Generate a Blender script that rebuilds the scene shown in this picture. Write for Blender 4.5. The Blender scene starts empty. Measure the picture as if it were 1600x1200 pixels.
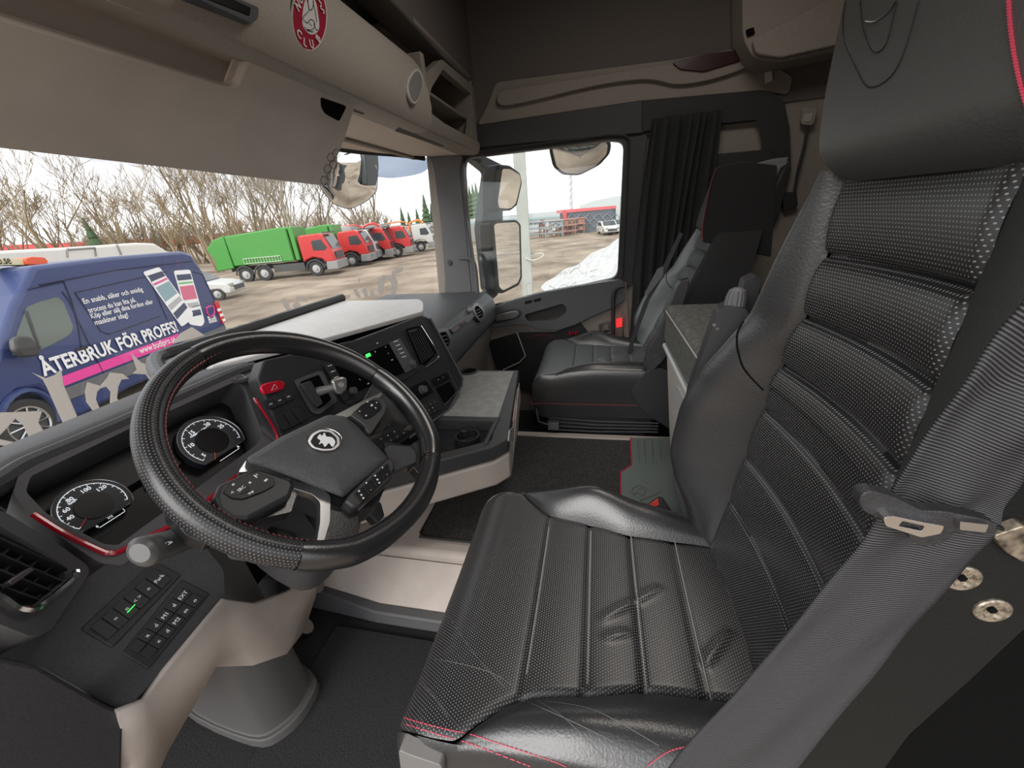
import bpy, bmesh, math, random
from mathutils import Vector, Matrix
from mathutils.geometry import tessellate_polygon
random.seed(7)
S = bpy.context.scene
COL = S.collection
# ---------------------------------------------------------------- camera
F = 600.0
AX = (Vector((0.19896531, -0.40832434, 0.89088946)), Vector((-0.97693052, -0.01067016, 0.21329066)), Vector((-0.07758584, -0.91277455, -0.4010275)))
CAM = Vector((-1.15, 0.0, 1.25))
right = Vector((AX[0][0], AX[1][0], AX[2][0])); down = Vector((AX[0][1], AX[1][1], AX[2][1])); fwd = Vector((AX[0][2], AX[1][2], AX[2][2]))
cd = bpy.data.cameras.new('camera'); cam = bpy.data.objects.new('camera', cd); COL.objects.link(cam)
cd.sensor_width = 36; cd.lens = F / 1600 * 36; cd.clip_start = 0.01; cd.clip_end = 2000
m = Matrix((right, -down, -fwd)).transposed().to_4x4(); m.translation = CAM
cam.matrix_world = m
S.camera = cam
# ---------------------------------------------------------------- world: bright overcast sky
w = bpy.data.worlds.new('overcast'); S.world = w; w.use_nodes = True
nt = w.node_tree; nt.nodes.clear()
wo = nt.nodes.new('ShaderNodeOutputWorld'); bg = nt.nodes.new('ShaderNodeBackground')
tc = nt.nodes.new('ShaderNodeTexCoord'); mp = nt.nodes.new('ShaderNodeMapping'); mp.inputs['Scale'].default_value = (1, 1, 4)
nz = nt.nodes.new('ShaderNodeTexNoise'); nz.inputs['Scale'].default_value = 2.2; nz.inputs['Detail'].default_value = 5
cr = nt.nodes.new('ShaderNodeValToRGB')
cr.color_ramp.elements[0].position = .33; cr.color_ramp.elements[0].color = (.50, .50, .53, 1)
cr.color_ramp.elements[1].position = .52; cr.color_ramp.elements[1].color = (.97, .97, 1.0, 1)
for a_, b_ in ((tc.outputs['Generated'], mp.inputs[0]), (mp.outputs[0], nz.inputs[0]), (nz.outputs[0], cr.inputs[0]), (cr.outputs[0], bg.inputs[0]), (bg.outputs[0], wo.inputs[0])):
    nt.links.new(a_, b_)
bg.inputs[1].default_value = 1.0
sd = bpy.data.lights.new('soft_sun', 'SUN'); sd.energy = 1.7; sd.angle = .7; sd.color = (1, .97, .93)
so = bpy.data.objects.new('soft_sun', sd); COL.objects.link(so); so.rotation_euler = Vector((-.80, .30, .52)).to_track_quat('Z', 'Y').to_euler()
cl = bpy.data.lights.new('cab_fill', 'AREA'); cl.energy = 4; cl.size = .5; cl.color = (1, .93, .86)  # unseen area light, added under the ceiling to brighten the cab
co = bpy.data.objects.new('cab_fill', cl); COL.objects.link(co); co.location = (0, -.25, 2.22)
S.view_settings.view_transform = 'Standard'; S.view_settings.look = 'None'; S.view_settings.exposure = 0.85; S.view_settings.gamma = 1
S.view_settings.use_curve_mapping = False
try:
    S.cycles.use_denoising = True; S.cycles.max_bounces = 10; S.cycles.transparent_max_bounces = 24; S.cycles.sample_clamp_indirect = 6
except Exception: pass
# ---------------------------------------------------------------- projection from the photograph
def ray(px, py): return right * (px - 800) + down * (py - 600) + fwd * F
def at(px, py, X=None, Y=None, Z=None):
    d = ray(px, py)
    t = (X - CAM.x) / d.x if X is not None else (Y - CAM.y) / d.y if Y is not None else (Z - CAM.z) / d.z
    return CAM + d * t
class Pl:
    def __init__(s, p0, n):
        s.p = Vector(p0); s.n = Vector(n).normalized()
        if (CAM - s.p).dot(s.n) < 0: s.n = -s.n
    def t(s, px, py, off=0.0):
        d = ray(px, py); k = (s.p + s.n * off - CAM).dot(s.n) / d.dot(s.n)
        return CAM + d * k
def pl3(a, b, c):
    a, b, c = Vector(a), Vector(b), Vector(c); return Pl(a, (b - a).cross(c - a))
# ---------------------------------------------------------------- materials
MT = {}
def translucent(name, col):
    M = bpy.data.materials.new(name); M.use_nodes = True; n = M.node_tree; n.nodes.remove(n.nodes['Principled BSDF']); a = n.nodes.new('ShaderNodeBsdfDiffuse'); b = n.nodes.new('ShaderNodeBsdfTranslucent'); x = n.nodes.new('ShaderNodeMixShader')
    a.inputs[0].default_value = (*col, 1); b.inputs[0].default_value = (*col, 1); x.inputs[0].default_value = .8
    n.links.new(a.outputs[0], x.inputs[1]); n.links.new(b.outputs[0], x.inputs[2]); n.links.new(x.outputs[0], n.nodes['Material Output'].inputs[0]); MT[name] = M; return M
def mat(name, col, rough=.5, metal=0.0, noise=None, bump=None, spec=.5, emit=None, coat=0, var=None):
    """noise=(scale, amount) colour mottle; bump=(scale, strength)"""
    if name in MT: return MT[name]
    M = bpy.data.materials.new(name); M.use_nodes = True; n = M.node_tree; b = n.nodes['Principled BSDF']
    b.inputs['Base Color'].default_value = (*col, 1); b.inputs['Roughness'].default_value = rough; b.inputs['Metallic'].default_value = metal
    b.inputs['Specular IOR Level'].default_value = spec
    if coat: b.inputs['Coat Weight'].default_value = coat; b.inputs['Coat Roughness'].default_value = .05
    if emit: b.inputs['Emission Color'].default_value = (*emit[:3], 1); b.inputs['Emission Strength'].default_value = emit[3]
    t = n.nodes.new('ShaderNodeTexCoord')
    if noise:
        q = n.nodes.new('ShaderNodeTexNoise'); q.inputs['Scale'].default_value = noise[0]; q.inputs['Detail'].default_value = 6
        r = n.nodes.new('ShaderNodeValToRGB'); a = noise[1]
        c2 = noise[2] if len(noise) > 2 else col
        r.color_ramp.elements[0].position = .35; r.color_ramp.elements[1].position = .65
        r.color_ramp.elements[0].color = (*[c * (1 - a) for c in col], 1); r.color_ramp.elements[1].color = (*[min(1, c * (1 + a)) for c in c2], 1)
        n.links.new(t.outputs['Object'], q.inputs[0]); n.links.new(q.outputs[0], r.inputs[0]); n.links.new(r.outputs[0], b.inputs['Base Color'])
    if bump:
        q = n.nodes.new('ShaderNodeTexNoise'); q.inputs['Scale'].default_value = bump[0]; q.inputs['Detail'].default_value = 3
        u = n.nodes.new('ShaderNodeBump'); u.inputs['Strength'].default_value = bump[1]; u.inputs['Distance'].default_value = .002
        n.links.new(t.outputs['Object'], q.inputs[0]); n.links.new(q.outputs[0], u.inputs['Height']); n.links.new(u.outputs[0], b.inputs['Normal'])
    MT[name] = M; return M
def glass_mat(name, tint=(1, 1, 1), refl=.08):
    M = bpy.data.materials.new(name); M.use_nodes = True; n = M.node_tree; n.nodes.remove(n.nodes['Principled BSDF'])
    o = n.nodes['Material Output']; tr = n.nodes.new('ShaderNodeBsdfTransparent'); gl = n.nodes.new('ShaderNodeBsdfGlossy'); mx = n.nodes.new('ShaderNodeMixShader')
    tr.inputs[0].default_value = (*tint, 1); gl.inputs['Roughness'].default_value = .03; mx.inputs[0].default_value = refl
    n.links.new(tr.outputs[0], mx.inputs[1]); n.links.new(gl.outputs[0], mx.inputs[2]); n.links.new(mx.outputs[0], o.inputs[0]); MT[name] = M; return M
def dots_mat(name, col, dot, pitch=.0058, r=.30, rough=.4, skew=0.0, dbump=.5, spec=.5):
    """leather with a staggered perforation pattern, UV in metres"""
    M = bpy.data.materials.new(name); M.use_nodes = True; n = M.node_tree; b = n.nodes['Principled BSDF']; L = n.links
    uv = n.nodes.new('ShaderNodeUVMap'); sp = n.nodes.new('ShaderNodeSeparateXYZ'); L.new(uv.outputs[0], sp.inputs[0])
    def mth(op, a, b_=None, c=None):
        k = n.nodes.new('ShaderNodeMath'); k.operation = op
        for i, v in enumerate((a, b_, c)):
            if v is None: continue
            if isinstance(v, (int, float)): k.inputs[i].default_value = v
            else: L.new(v, k.inputs[i])
        return k.outputs[0]
    gx = mth('DIVIDE', sp.outputs[0], pitch); gy = mth('DIVIDE', sp.outputs[1], pitch * .86)
    row = mth('FLOOR', gy); odd = mth('MODULO', mth('ABSOLUTE', row), 2.0)
    fx = mth('SUBTRACT', mth('FRACT', mth('ADD', gx, mth('MULTIPLY', odd, .5))), .5); fy = mth('SUBTRACT', mth('FRACT', gy), .5)
    d = mth('SQRT', mth('ADD', mth('MULTIPLY', fx, fx), mth('MULTIPLY', fy, fy)))
    mr = n.nodes.new('ShaderNodeMapRange'); mr.inputs[1].default_value = r * .75; mr.inputs[2].default_value = r * 1.15; mr.inputs[3].default_value = 1; mr.inputs[4].default_value = 0
    L.new(d, mr.inputs[0])
    mx = n.nodes.new('ShaderNodeMix'); mx.data_type = 'RGBA'; mx.inputs[6].default_value = (*col, 1); mx.inputs[7].default_value = (*dot, 1)
    L.new(mr.outputs[0], mx.inputs[0]); L.new(mx.outputs[2], b.inputs['Base Color'])
    b.inputs['Roughness'].default_value = rough; b.inputs['Specular IOR Level'].default_value = spec
    tcn = n.nodes.new('ShaderNodeTexCoord'); q = n.nodes.new('ShaderNodeTexNoise'); q.inputs['Scale'].default_value = 260; L.new(tcn.outputs['Object'], q.inputs[0])
    hh = mth('SUBTRACT', mth('MULTIPLY', q.outputs[0], .35), mr.outputs[0])
    u = n.nodes.new('ShaderNodeBump'); u.inputs['Strength'].default_value = dbump; u.inputs['Distance'].default_value = .0012
    L.new(hh, u.inputs['Height']); L.new(u.outputs[0], b.inputs['Normal']); MT[name] = M; return M
def stripes_mat(name, c1, c2, pitch, axis=1, rough=.7, duty=.5, bump=.6):
    M = bpy.data.materials.new(name); M.use_nodes = True; n = M.node_tree; b = n.nodes['Principled BSDF']; L = n.links; b.inputs['Specular IOR Level'].default_value = .15
    uv = n.nodes.new('ShaderNodeUVMap'); sp = n.nodes.new('ShaderNodeSeparateXYZ'); L.new(uv.outputs[0], sp.inputs[0])
    k = n.nodes.new('ShaderNodeMath'); k.operation = 'DIVIDE'; k.inputs[1].default_value = pitch; L.new(sp.outputs[axis], k.inputs[0])
    pp = n.nodes.new('ShaderNodeMath'); pp.operation = 'PINGPONG'; pp.inputs[1].default_value = .5; L.new(k.outputs[0], pp.inputs[0])
    mr = n.nodes.new('ShaderNodeMapRange'); mr.inputs[1].default_value = .1; mr.inputs[2].default_value = .4; L.new(pp.outputs[0], mr.inputs[0])
    mx = n.nodes.new('ShaderNodeMix'); mx.data_type = 'RGBA'; mx.inputs[6].default_value = (*c1, 1); mx.inputs[7].default_value = (*c2, 1)
    L.new(mr.outputs[0], mx.inputs[0]); L.new(mx.outputs[2], b.inputs['Base Color']); b.inputs['Roughness'].default_value = rough
    u = n.nodes.new('ShaderNodeBump'); u.inputs['Strength'].default_value = bump; u.inputs['Distance'].default_value = .001
    L.new(mr.outputs[0], u.inputs['Height']); L.new(u.outputs[0], b.inputs['Normal']); MT[name] = M; return M
BEIGE = mat('beige_plastic', (.54, .475, .425), .6, bump=(900, .25), noise=(14, .05))
LINER = mat('beige_liner', (.25, .22, .19), .85, bump=(1200, .3), noise=(300, .10))
LINERD = mat('taupe_liner', (.115, .10, .09), .9, bump=(1200, .3), noise=(300, .12))
BLK = mat('black_plastic', (.022, .022, .024), .48, bump=(1500, .35), noise=(400, .15))
BLKG = mat('gloss_black', (.010, .010, .011), .38, spec=.2)
DARK = mat('dark_cavity', (.006, .006, .006), .9, spec=.03)  # near-black colour holding the shade inside openings; also used for seams and print
SOFT = mat('soft_dash', (.045, .045, .048), .55, bump=(1100, .4), noise=(300, .15))
GREYP = mat('grey_plastic', (.10, .10, .105), .5, bump=(1100, .3))
LEA = mat('black_leather', (.022, .022, .023), .34, bump=(300, .22), spec=.85)
LEAW = mat('wheel_leather', (.016, .016, .017), .28, bump=(500, .12), spec=.9)
SUEDE = mat('suede', (.03, .033, .031), .95, bump=(900, .4), noise=(500, .15))
VEL = mat('velour', (.085, .085, .075), .95, bump=(700, .5), noise=(60, .25))
CARPET = mat('carpet', (.016, .016, .017), .98, bump=(350, 1.0), noise=(250, .5))
RUBBER = mat('rubber', (.02, .02, .02), .7)
CHROME = mat('chrome', (.75, .75, .76), .12, 1.0)
SILVER = mat('satin_silver', (.55, .55, .55), .3, 1.0)
MIRROR = mat('mirror', (.9, .92, .93), .015, 1.0)
WHT = mat('white_print', (.85, .85, .85), .5)
REDG = mat('red_gloss', (.42, .006, .02), .2, coat=.6)
REDT = mat('red_thread', (.35, .02, .035), .7)
REDB = mat('red_buckle', (.75, .06, .05), .45)
GRN = mat('green_lit', (.02, .4, .05), .4, emit=(.05, .8, .1, 1.2))
SCR = mat('screen', (.004, .004, .005), .3, spec=.12)
GAUGE = mat('gauge_face', (.030, .033, .042), .5)
DIAL = mat('dial_white', (.85, .85, .85), .5, emit=(.8, .85, .9, .35))
GLASS = glass_mat('window_glass', (.96, .98, .97), .05)
# ---------------------------------------------------------------- mesh building
ORG = {}
def org(o): return ORG.get(o.name, Vector((0, 0, 0))) if o else Vector((0, 0, 0))
def setp(o, label=None, cat=None, group=None, kind=None):
    if label: o['label'] = label
    if cat: o['category'] = cat
    if group: o['group'] = group
    if kind: o['kind'] = kind
    return o
def thing(name, label, cat, loc=(0, 0, 0), group=None):
    o = bpy.data.objects.new(name, None); o.empty_display_size = .05; COL.objects.link(o); o.location = loc; ORG[o.name] = Vector(loc)
    return setp(o, label, cat, group)
class MB:
    def __init__(s): s.v = []; s.f = []; s.uv = {}; s.mi = []; s.cur = 0
    def add(s, vs, fs, uvs=None):
        b = len(s.v); s.v += [Vector(p) for p in vs]
        for i, f in enumerate(fs):
            s.f.append([b + k for k in f]); s.mi.append(s.cur)
            if uvs: s.uv[len(s.f) - 1] = [uvs[k] for k in f]
        return s
    def box(s, c, size, rot=None):
        c = Vector(c); h = Vector(size) / 2; R = rot if isinstance(rot, Matrix) else Matrix.Rotation(rot, 3, 'Z') if rot else Matrix.Identity(3)
        vs = [c + R @ Vector((x * h.x, y * h.y, z * h.z)) for x in (-1, 1) for y in (-1, 1) for z in (-1, 1)]
        return s.add(vs, [(0, 1, 3, 2), (4, 6, 7, 5), (0, 4, 5, 1), (2, 3, 7, 6), (0, 2, 6, 4), (1, 5, 7, 3)])
    def prism(s, pts, vec, hole=None):
        pts = [Vector(p) for p in pts]; vec = Vector(vec); n = len(pts)
        # orientation: cap at pts must face away from vec
        nn = Vector((0, 0, 0))
        for i in range(n): nn += (pts[i] - pts[0]).cross(pts[(i + 1) % n] - pts[0])
        if nn.dot(vec) > 0: pts = pts[::-1]; hole = hole[::-1] if hole else None
        if not hole:
            vs = pts + [p + vec for p in pts]
            fs = [tuple(range(n)), tuple(range(2 * n - 1, n - 1, -1))] + [(i, i + n, (i + 1) % n + n, (i + 1) % n) for i in range(n)]
            return s.add(vs, fs)
        hole = [Vector(p) for p in hole]; hn = Vector((0, 0, 0))
        for i in range(len(hole)): hn += (hole[i] - hole[0]).cross(hole[(i + 1) % len(hole)] - hole[0])
        if hn.dot(vec) > 0: hole = hole[::-1]
        tri = tessellate_polygon([pts, hole]); allp = pts + hole; N = len(allp)
        vs = allp + [p + vec for p in allp]; fs = []
        for t in tri:
            a, b, c = t; q = (allp[b] - allp[a]).cross(allp[c] - allp[a])
            if q.dot(vec) > 0: a, c = c, a
            fs.append((a, b, c)); fs.append((c + N, b + N, a + N))
        for i in range(n): fs.append((i, i + N, (i + 1) % n + N, (i + 1) % n))
        k = len(hole)
        for i in range(k): fs.append((n + (i + 1) % k, n + (i + 1) % k + N, n + i + N, n + i))
        return s.add(vs, fs)
    def slab(s, P, pix, thick=.01, off=0.0, hole=None):
        """outline traced on plane P; front at off, body goes back by thick"""
        return s.prism([P.t(*q, off=off) for q in pix], -P.n * thick, [P.t(*q, off=off) for q in hole] if hole else None)
    def tube(s, pts, r, sides=8, closed=False, caps=True, smooth=0, flat=None, up=None):
        """r number or list; flat=(w,h) rectangular-ish ratio"""
        pts = [Vector(p) for p in pts]
        rs = list(r) if isinstance(r, (list, tuple)) else [r] * len(pts)
        if smooth: pts, rs = catmull(pts, rs, smooth, closed)
        n = len(pts); prev = None; rings = []
        for i in range(n):
            a = pts[i - 1] if (i > 0 or closed) else pts[i]; b = pts[(i + 1) % n] if (i < n - 1 or closed) else pts[i]
            t = (b - a).normalized() if (b - a).length > 1e-9 else Vector((0, 0, 1))
            if up is not None: x = Vector(up) - t * Vector(up).dot(t)
            elif prev is None: x = t.orthogonal()
            else: x = prev - t * prev.dot(t)
            x = x.normalized() if x.length > 1e-9 else t.orthogonal().normalized()
            prev = x; y = t.cross(x); ww, hh = flat or (1, 1)
            rings.append([pts[i] + x * (math.cos(2 * math.pi * k / sides + math.pi / sides) * rs[i] * ww) + y * (math.sin(2 * math.pi * k / sides + math.pi / sides) * rs[i] * hh) for k in range(sides)])
        return s.loft(rings, closed=closed, caps=caps)
    def loft(s, rings, closed=False, caps=True):
        n = len(rings); k = len(rings[0]); vs = [p for r in rings for p in r]; fs = []
        for i in range(n if closed else n - 1):
            j = (i + 1) % n
            for q in range(k): fs.append((i * k + q, i * k + (q + 1) % k, j * k + (q + 1) % k, j * k + q))
        if caps and not closed: fs.append(tuple(range(k - 1, -1, -1))); fs.append(tuple((n - 1) * k + q for q in range(k)))
        return s.add(vs, fs)
    def grid(s, P, nu, nv, uvf=None):
        vs = [P(i / nu, j / nv) for j in range(nv + 1) for i in range(nu + 1)]
        uvs = [uvf(i / nu, j / nv) for j in range(nv + 1) for i in range(nu + 1)] if uvf else None
        fs = [(j * (nu + 1) + i, j * (nu + 1) + i + 1, (j + 1) * (nu + 1) + i + 1, (j + 1) * (nu + 1) + i) for j in range(nv) for i in range(nu)]
        return s.add(vs, fs, uvs)
    def disc(s, c, n, r, thick, sides=24, r2=None):
        """short cylinder, front face centre c facing n"""
        c = Vector(c); n = Vector(n).normalized(); x = n.orthogonal().normalized(); y = n.cross(x); r2 = r if r2 is None else r2
        A = [c + (x * math.cos(2 * math.pi * k / sides) + y * math.sin(2 * math.pi * k / sides)) * r for k in range(sides)]
        B = [c - n * thick + (x * math.cos(2 * math.pi * k / sides) + y * math.sin(2 * math.pi * k / sides)) * r2 for k in range(sides)]
        return s.loft([B, A])
    def ring(s, c, n, r, rr, seg=40, sides=8, a0=0, a1=360, x=None):
        c = Vector(c); n = Vector(n).normalized(); x = Vector(x).normalized() if x else n.orthogonal().normalized(); y = n.cross(x); full = abs(a1 - a0) >= 360
        m_ = seg if full else seg + 1
        P = [c + (x * math.cos(math.radians(a0 + (a1 - a0) * k / seg)) + y * math.sin(math.radians(a0 + (a1 - a0) * k / seg))) * r for k in range(m_)]
        return s.tube(P, rr, sides, closed=full)
    def lathe(s, c, ax, prof, sides=24, caps=True):
        """prof: list of (radius, distance along ax)"""
        c = Vector(c); ax = Vector(ax).normalized(); x = ax.orthogonal().normalized(); y = ax.cross(x)
        return s.loft([[c + ax * h + (x * math.cos(2 * math.pi * k / sides) + y * math.sin(2 * math.pi * k / sides)) * max(r, 1e-5) for k in range(sides)] for r, h in prof], caps=caps)
    def build(s, name, mt, parent=None, bevel=0, smooth=35, seg=2, label=None, cat=None, group=None, kind=None, solid=0, sub=0, recalc=False):
        me = bpy.data.meshes.new(name)
        n = len(s.v); c = Vector((0, 0, 0))
        lo = Vector([min(p[i] for p in s.v) for i in range(3)]); hi = Vector([max(p[i] for p in s.v) for i in range(3)]); c = (lo + hi) / 2
        if not parent: c.z = lo.z
        me.from_pydata([p - c for p in s.v], [], s.f)
        ms = mt if isinstance(mt, (list, tuple)) else [mt]
        for q in ms: me.materials.append(q)
        if len(ms) > 1:
            for i, p in enumerate(me.polygons): p.material_index = s.mi[i]
        if s.uv:
            ul = me.uv_layers.new(name='UVMap')
            for i, p in enumerate(me.polygons):
                if i in s.uv:
                    for k, li in enumerate(p.loop_indices): ul.data[li].uv = s.uv[i][k]
        if recalc:
            bm = bmesh.new(); bm.from_mesh(me); bmesh.ops.recalc_face_normals(bm, faces=bm.faces); bm.to_mesh(me); bm.free()
        me.update()
        if smooth: me.shade_smooth(); me.set_sharp_from_angle(angle=math.radians(smooth))
        o = bpy.data.objects.new(name, me); COL.objects.link(o)
        if parent: o.parent = parent
        o.location = c - org(parent); ORG[o.name] = c
        if solid: q = o.modifiers.new('thickness', 'SOLIDIFY'); q.thickness = solid; q.offset = -1
        if bevel:
            q = o.modifiers.new('bevel', 'BEVEL'); q.width = bevel; q.segments = seg; q.limit_method = 'ANGLE'; q.angle_limit = math.radians(32); q.use_clamp_overlap = True
        if sub: q = o.modifiers.new('sub', 'SUBSURF'); q.levels = sub; q.render_levels = sub
        return setp(o, label, cat, group, kind)
def catmull(pts, rs, k, closed):
    n = len(pts); op = []; orr = []
    for i in range(n if closed else n - 1):
        p0 = pts[i - 1] if (i > 0 or closed) else pts[0]; p1 = pts[i]; p2 = pts[(i + 1) % n]; p3 = pts[(i + 2) % n] if (i + 2 < n or closed) else pts[-1]
        for j in range(k):
            t = j / k; op.append(.5 * ((2 * p1) + (p2 - p0) * t + (2 * p0 - 5 * p1 + 4 * p2 - p3) * t * t + (3 * p1 - p0 - 3 * p2 + p3) * t ** 3)); orr.append(rs[i] + (rs[(i + 1) % n] - rs[i]) * t)
    if not closed: op.append(pts[-1]); orr.append(rs[-1])
    return op, orr
def smp(pix, k=6, closed=True):
    """smooth a traced pixel outline"""
    q, _ = catmull([Vector((a, b, 0)) for a, b in pix], [0] * len(pix), k, closed); return [(p.x, p.y) for p in q]
def rnd(pix, r=6, k=4):
    """round the corners of a pixel polygon"""
    out = []; n = len(pix)
    for i in range(n):
        a, b, c = Vector(pix[i - 1]), Vector(pix[i]), Vector(pix[(i + 1) % n]); d1 = min(r, (a - b).length * .45); d2 = min(r, (c - b).length * .45)
        p = b + (a - b).normalized() * d1; q = b + (c - b).normalized() * d2
        for j in range(k + 1): t = j / k; v = p * (1 - t) ** 2 + b * 2 * t * (1 - t) + q * t * t; out.append((v.x, v.y))
    return out
def text_mesh(body, origin, dx, up, size, mt, parent, name='lettering', depth=.0006, align='LEFT', sx=1.0, bold=0.0, fitw=None, **kw):
    cu = bpy.data.curves.new('t', 'FONT'); cu.body = body; cu.size = 1.0; cu.align_x = align; cu.extrude = depth / size; cu.offset = bold; cu.resolution_u = 2
    ob = bpy.data.objects.new('t', cu); COL.objects.link(ob); bpy.context.view_layer.update()
    dg = bpy.context.evaluated_depsgraph_get(); me = bpy.data.meshes.new_from_object(ob.evaluated_get(dg)); bpy.data.objects.remove(ob); bpy.data.curves.remove(cu)
    dx = Vector(dx).normalized(); up = Vector(up); up = (up - dx * up.dot(dx)).normalized(); nn = dx.cross(up); O = Vector(origin)
    if fitw: sx = fitw / (size * max(1e-6, max(v.co.x for v in me.vertices)))
    B = MB(); B.add([O + dx * (v.co.x * size * sx) + up * (v.co.y * size) + nn * (v.co.z * size) for v in me.vertices], [tuple(p.vertices) for p in me.polygons])
    bpy.data.meshes.remove(me)
    return B.build(name, mt, parent, smooth=0, **kw)
def ptext(P, body, p0, p1, mt, parent, name='lettering', off=.0008, h=None, sx=1.0, mirror=False, bold=0.0, **kw):
    """text on plane P with baseline from pixel p0 to pixel p1; width fitted"""
    a = P.t(*p0, off=off); b = P.t(*p1, off=off); W = (b - a).length; dx = (b - a).normalized(); up = P.n.cross(dx)
    est = .56 * len(body) if h is None else None
    size = W / max(1e-6, est) if h is None else h
    fit = W if h is not None else None
    return text_mesh(body, a, dx, up, size, mt, parent, name, sx=sx, bold=bold, fitw=fit, **kw)
from mathutils.bvhtree import BVHTree
def caster(*obs):
    """point on the surface of the given parts seen through a pixel of the photograph"""
    T = []
    for o in obs:
        c = ORG[o.name]; me = o.data; T.append(BVHTree.FromPolygons([c + v.co for v in me.vertices], [tuple(p.vertices) for p in me.polygons]))
    def hit(px, py, off=.0005):
        d = ray(px, py).normalized(); best = None
        for t in T:
            r = t.ray_cast(CAM, d)
            if r[0] is not None and (best is None or r[3] < best[3]): best = r
        return None if best is None else best[0] - d * off
    return hit
def copy_tree(o, parent=None):
    c = o.copy(); COL.objects.link(c); c.parent = parent
    if parent is not None: c.matrix_parent_inverse = o.matrix_parent_inverse
    for ch in o.children: copy_tree(ch, c)
    return c
# ================================================================ CAB SHELL
XW = 1.10
def struct(B, name, mt, **k): return B.build(name, mt, kind='structure', **k)
struct(MB().box((0, -.1, -.0), (2.3, 2.9, .10)), 'floor', CARPET)
struct(MB().box((0, -.3, 2.36), (2.4, 2.7, .08)), 'ceiling', LINERD)
struct(MB().box((0, -1.62, 1.15), (2.4, .06, 2.4)), 'wall_rear', LINER)
B = MB(); B.box((-1.14, -1.05, 1.15), (.06, 1.1, 2.4)); B.box((-1.14, .25, 2.0), (.06, 1.5, .7)); struct(B, 'wall_left', LINERD)
B = MB(); B.box((0, 1.02, 1.98), (2.3, .06, .70)); B.box((0, 1.40, .30), (2.3, .06, .95)); struct(B, 'wall_front', LINERD)
# right wall with the door-window opening
win_in = rnd([(724, 262), (728, 247), (955, 219), (975, 222), (965, 434), (757, 480), (741, 476)], 13, 5)
PX = Pl((XW, 0, 0), (-1, 0, 0))
out = [(XW, -1.62, -.05), (XW, 1.0, -.05), (XW, .985, .7), (XW, .95, .85), (XW, .90, 1.62), (XW, -1.62, 1.62)]
hole = [PX.t(*q) for q in win_in]
struct(MB().prism(out, (.05, 0, 0), hole), 'wall_right', LINER)
struct(MB().box((1.12, -.3, 2.0), (.06, 2.6, .78)), 'wall_right', LINERD)
# padded upper side lining with long ledge
B = MB()
P = Pl((1.075, 0, 0), (-1, 0, 0))
B.slab(P, rnd([(745, 196), (760, 168), (775, 128), (1060, 92), (1160, 74), (1240, 120), (1232, 148), (1190, 141), (1000, 158), (745, 196)][:-1], 8), .03)
B.build('side_ledge', LINER, bevel=.006, label='long moulded taupe ledge running above the passenger door window', cat='trim panel')
B = MB(); B.slab(Pl((1.05, 0, 0), (-1, 0, 0)), smp([(778, 146), (800, 138), (930, 118), (1040, 100), (1130, 92), (1180, 98), (1120, 122), (1060, 132), (1010, 124), (930, 134), (820, 160), (782, 164)], 5), .03)
B.build('ledge_lip', LINER, bevel=.006, label='raised lip along the taupe ledge above the passenger window', cat='trim panel')
B = MB(); B.slab(Pl((1.04, 0, 0), (-1, 0, 0)), rnd([(1050, 97), (1105, 84), (1165, 76), (1172, 90), (1100, 112), (1062, 108)], 5), .012)
B.build('reading_lamp', mat('lamp_red_black', (.03, .006, .008), .3), bevel=.002, label='long dark reading lamp cover above the curtain', cat='lamp')
# glass
def wsy(x, z): return 1.20 + .13 * (1.58 - z) / .78 - .34 * (abs(x) / 1.1) ** 4
o = MB().grid(lambda u, v: Vector((-1.1 + 2.2 * u, wsy(-1.1 + 2.2 * u, .70 + .95 * v), .70 + .95 * v)), 40, 12).build('window_1', GLASS, kind='structure')
o = MB().prism(hole, (.004, 0, 0)).build('window_2', GLASS, kind='structure'); o.location.x += .03
# right A pillar
B = MB(); B.slab(Pl((1.06, 0, 0), (-1, 0, 0)), rnd([(676, 262), (668, 240), (722, 230), (727, 330), (749, 478), (693, 500), (695, 440), (688, 350)], 10), .05)
pil = B.build('door_pillar', GREYP, bevel=.006, label='dark grey windscreen pillar beside the passenger door', cat='pillar')
B = MB(); B.disc(Pl((1.058, 0, 0), (-1, 0, 0)).t(703, 411), (-1, 0, 0), .017, .01, 20); B.build('pillar_plug', SOFT, pil, bevel=.002)
B = MB(); B.disc(Pl((1.053, 0, 0), (-1, 0, 0)).t(703, 411), (-1, 0, 0), .009, .01, 16); B.build('plug_centre', BLK, pil)
# driver side pillar (seen from other viewpoints)
B = MB(); B.prism([(-1.06, .70, .75), (-1.06, .98, .75), (-1.06, .93, 1.62), (-1.06, .68, 1.62)], (-.05, 0, 0)); B.build('door_pillar', GREYP, bevel=.01, label='dark windscreen pillar on the driver side', cat='pillar')
# ---------------------------------------------------------------- door
door = thing('door_1', 'beige and black passenger door with armrest, speaker and framed window', 'door', (1.09, .3, .2)); door['kind'] = 'structure'
P = Pl((1.075, 0, 0), (-1, 0, 0))
B = MB(); B.slab(P, [(715, 243), (728, 226), (1000, 193), (1012, 215), (988, 446), (765, 498), (747, 500), (722, 345)], .03, hole=win_in); B.build('window_frame', BLK, door, bevel=.004)
P = Pl((1.065, 0, 0), (-1, 0, 0))
B = MB(); pr = [P.t(*q) for q in rnd([(719, 262), (726, 240), (958, 210), (984, 212), (972, 438), (760, 488), (739, 478)], 14, 6)]; B.tube(pr, .0065, 6, closed=True); B.build('window_seal', RUBBER, door)
P = Pl((1.07, 0, 0), (-1, 0, 0))
B = MB(); B.slab(P, [(745, 500), (979, 440), (985, 560), (975, 690), (850, 700), (775, 690), (758, 600)], .03); B.build('door_card', mat('door_taupe', (.20, .17, .15), .6, bump=(900, .3)), door, bevel=.003)
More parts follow.
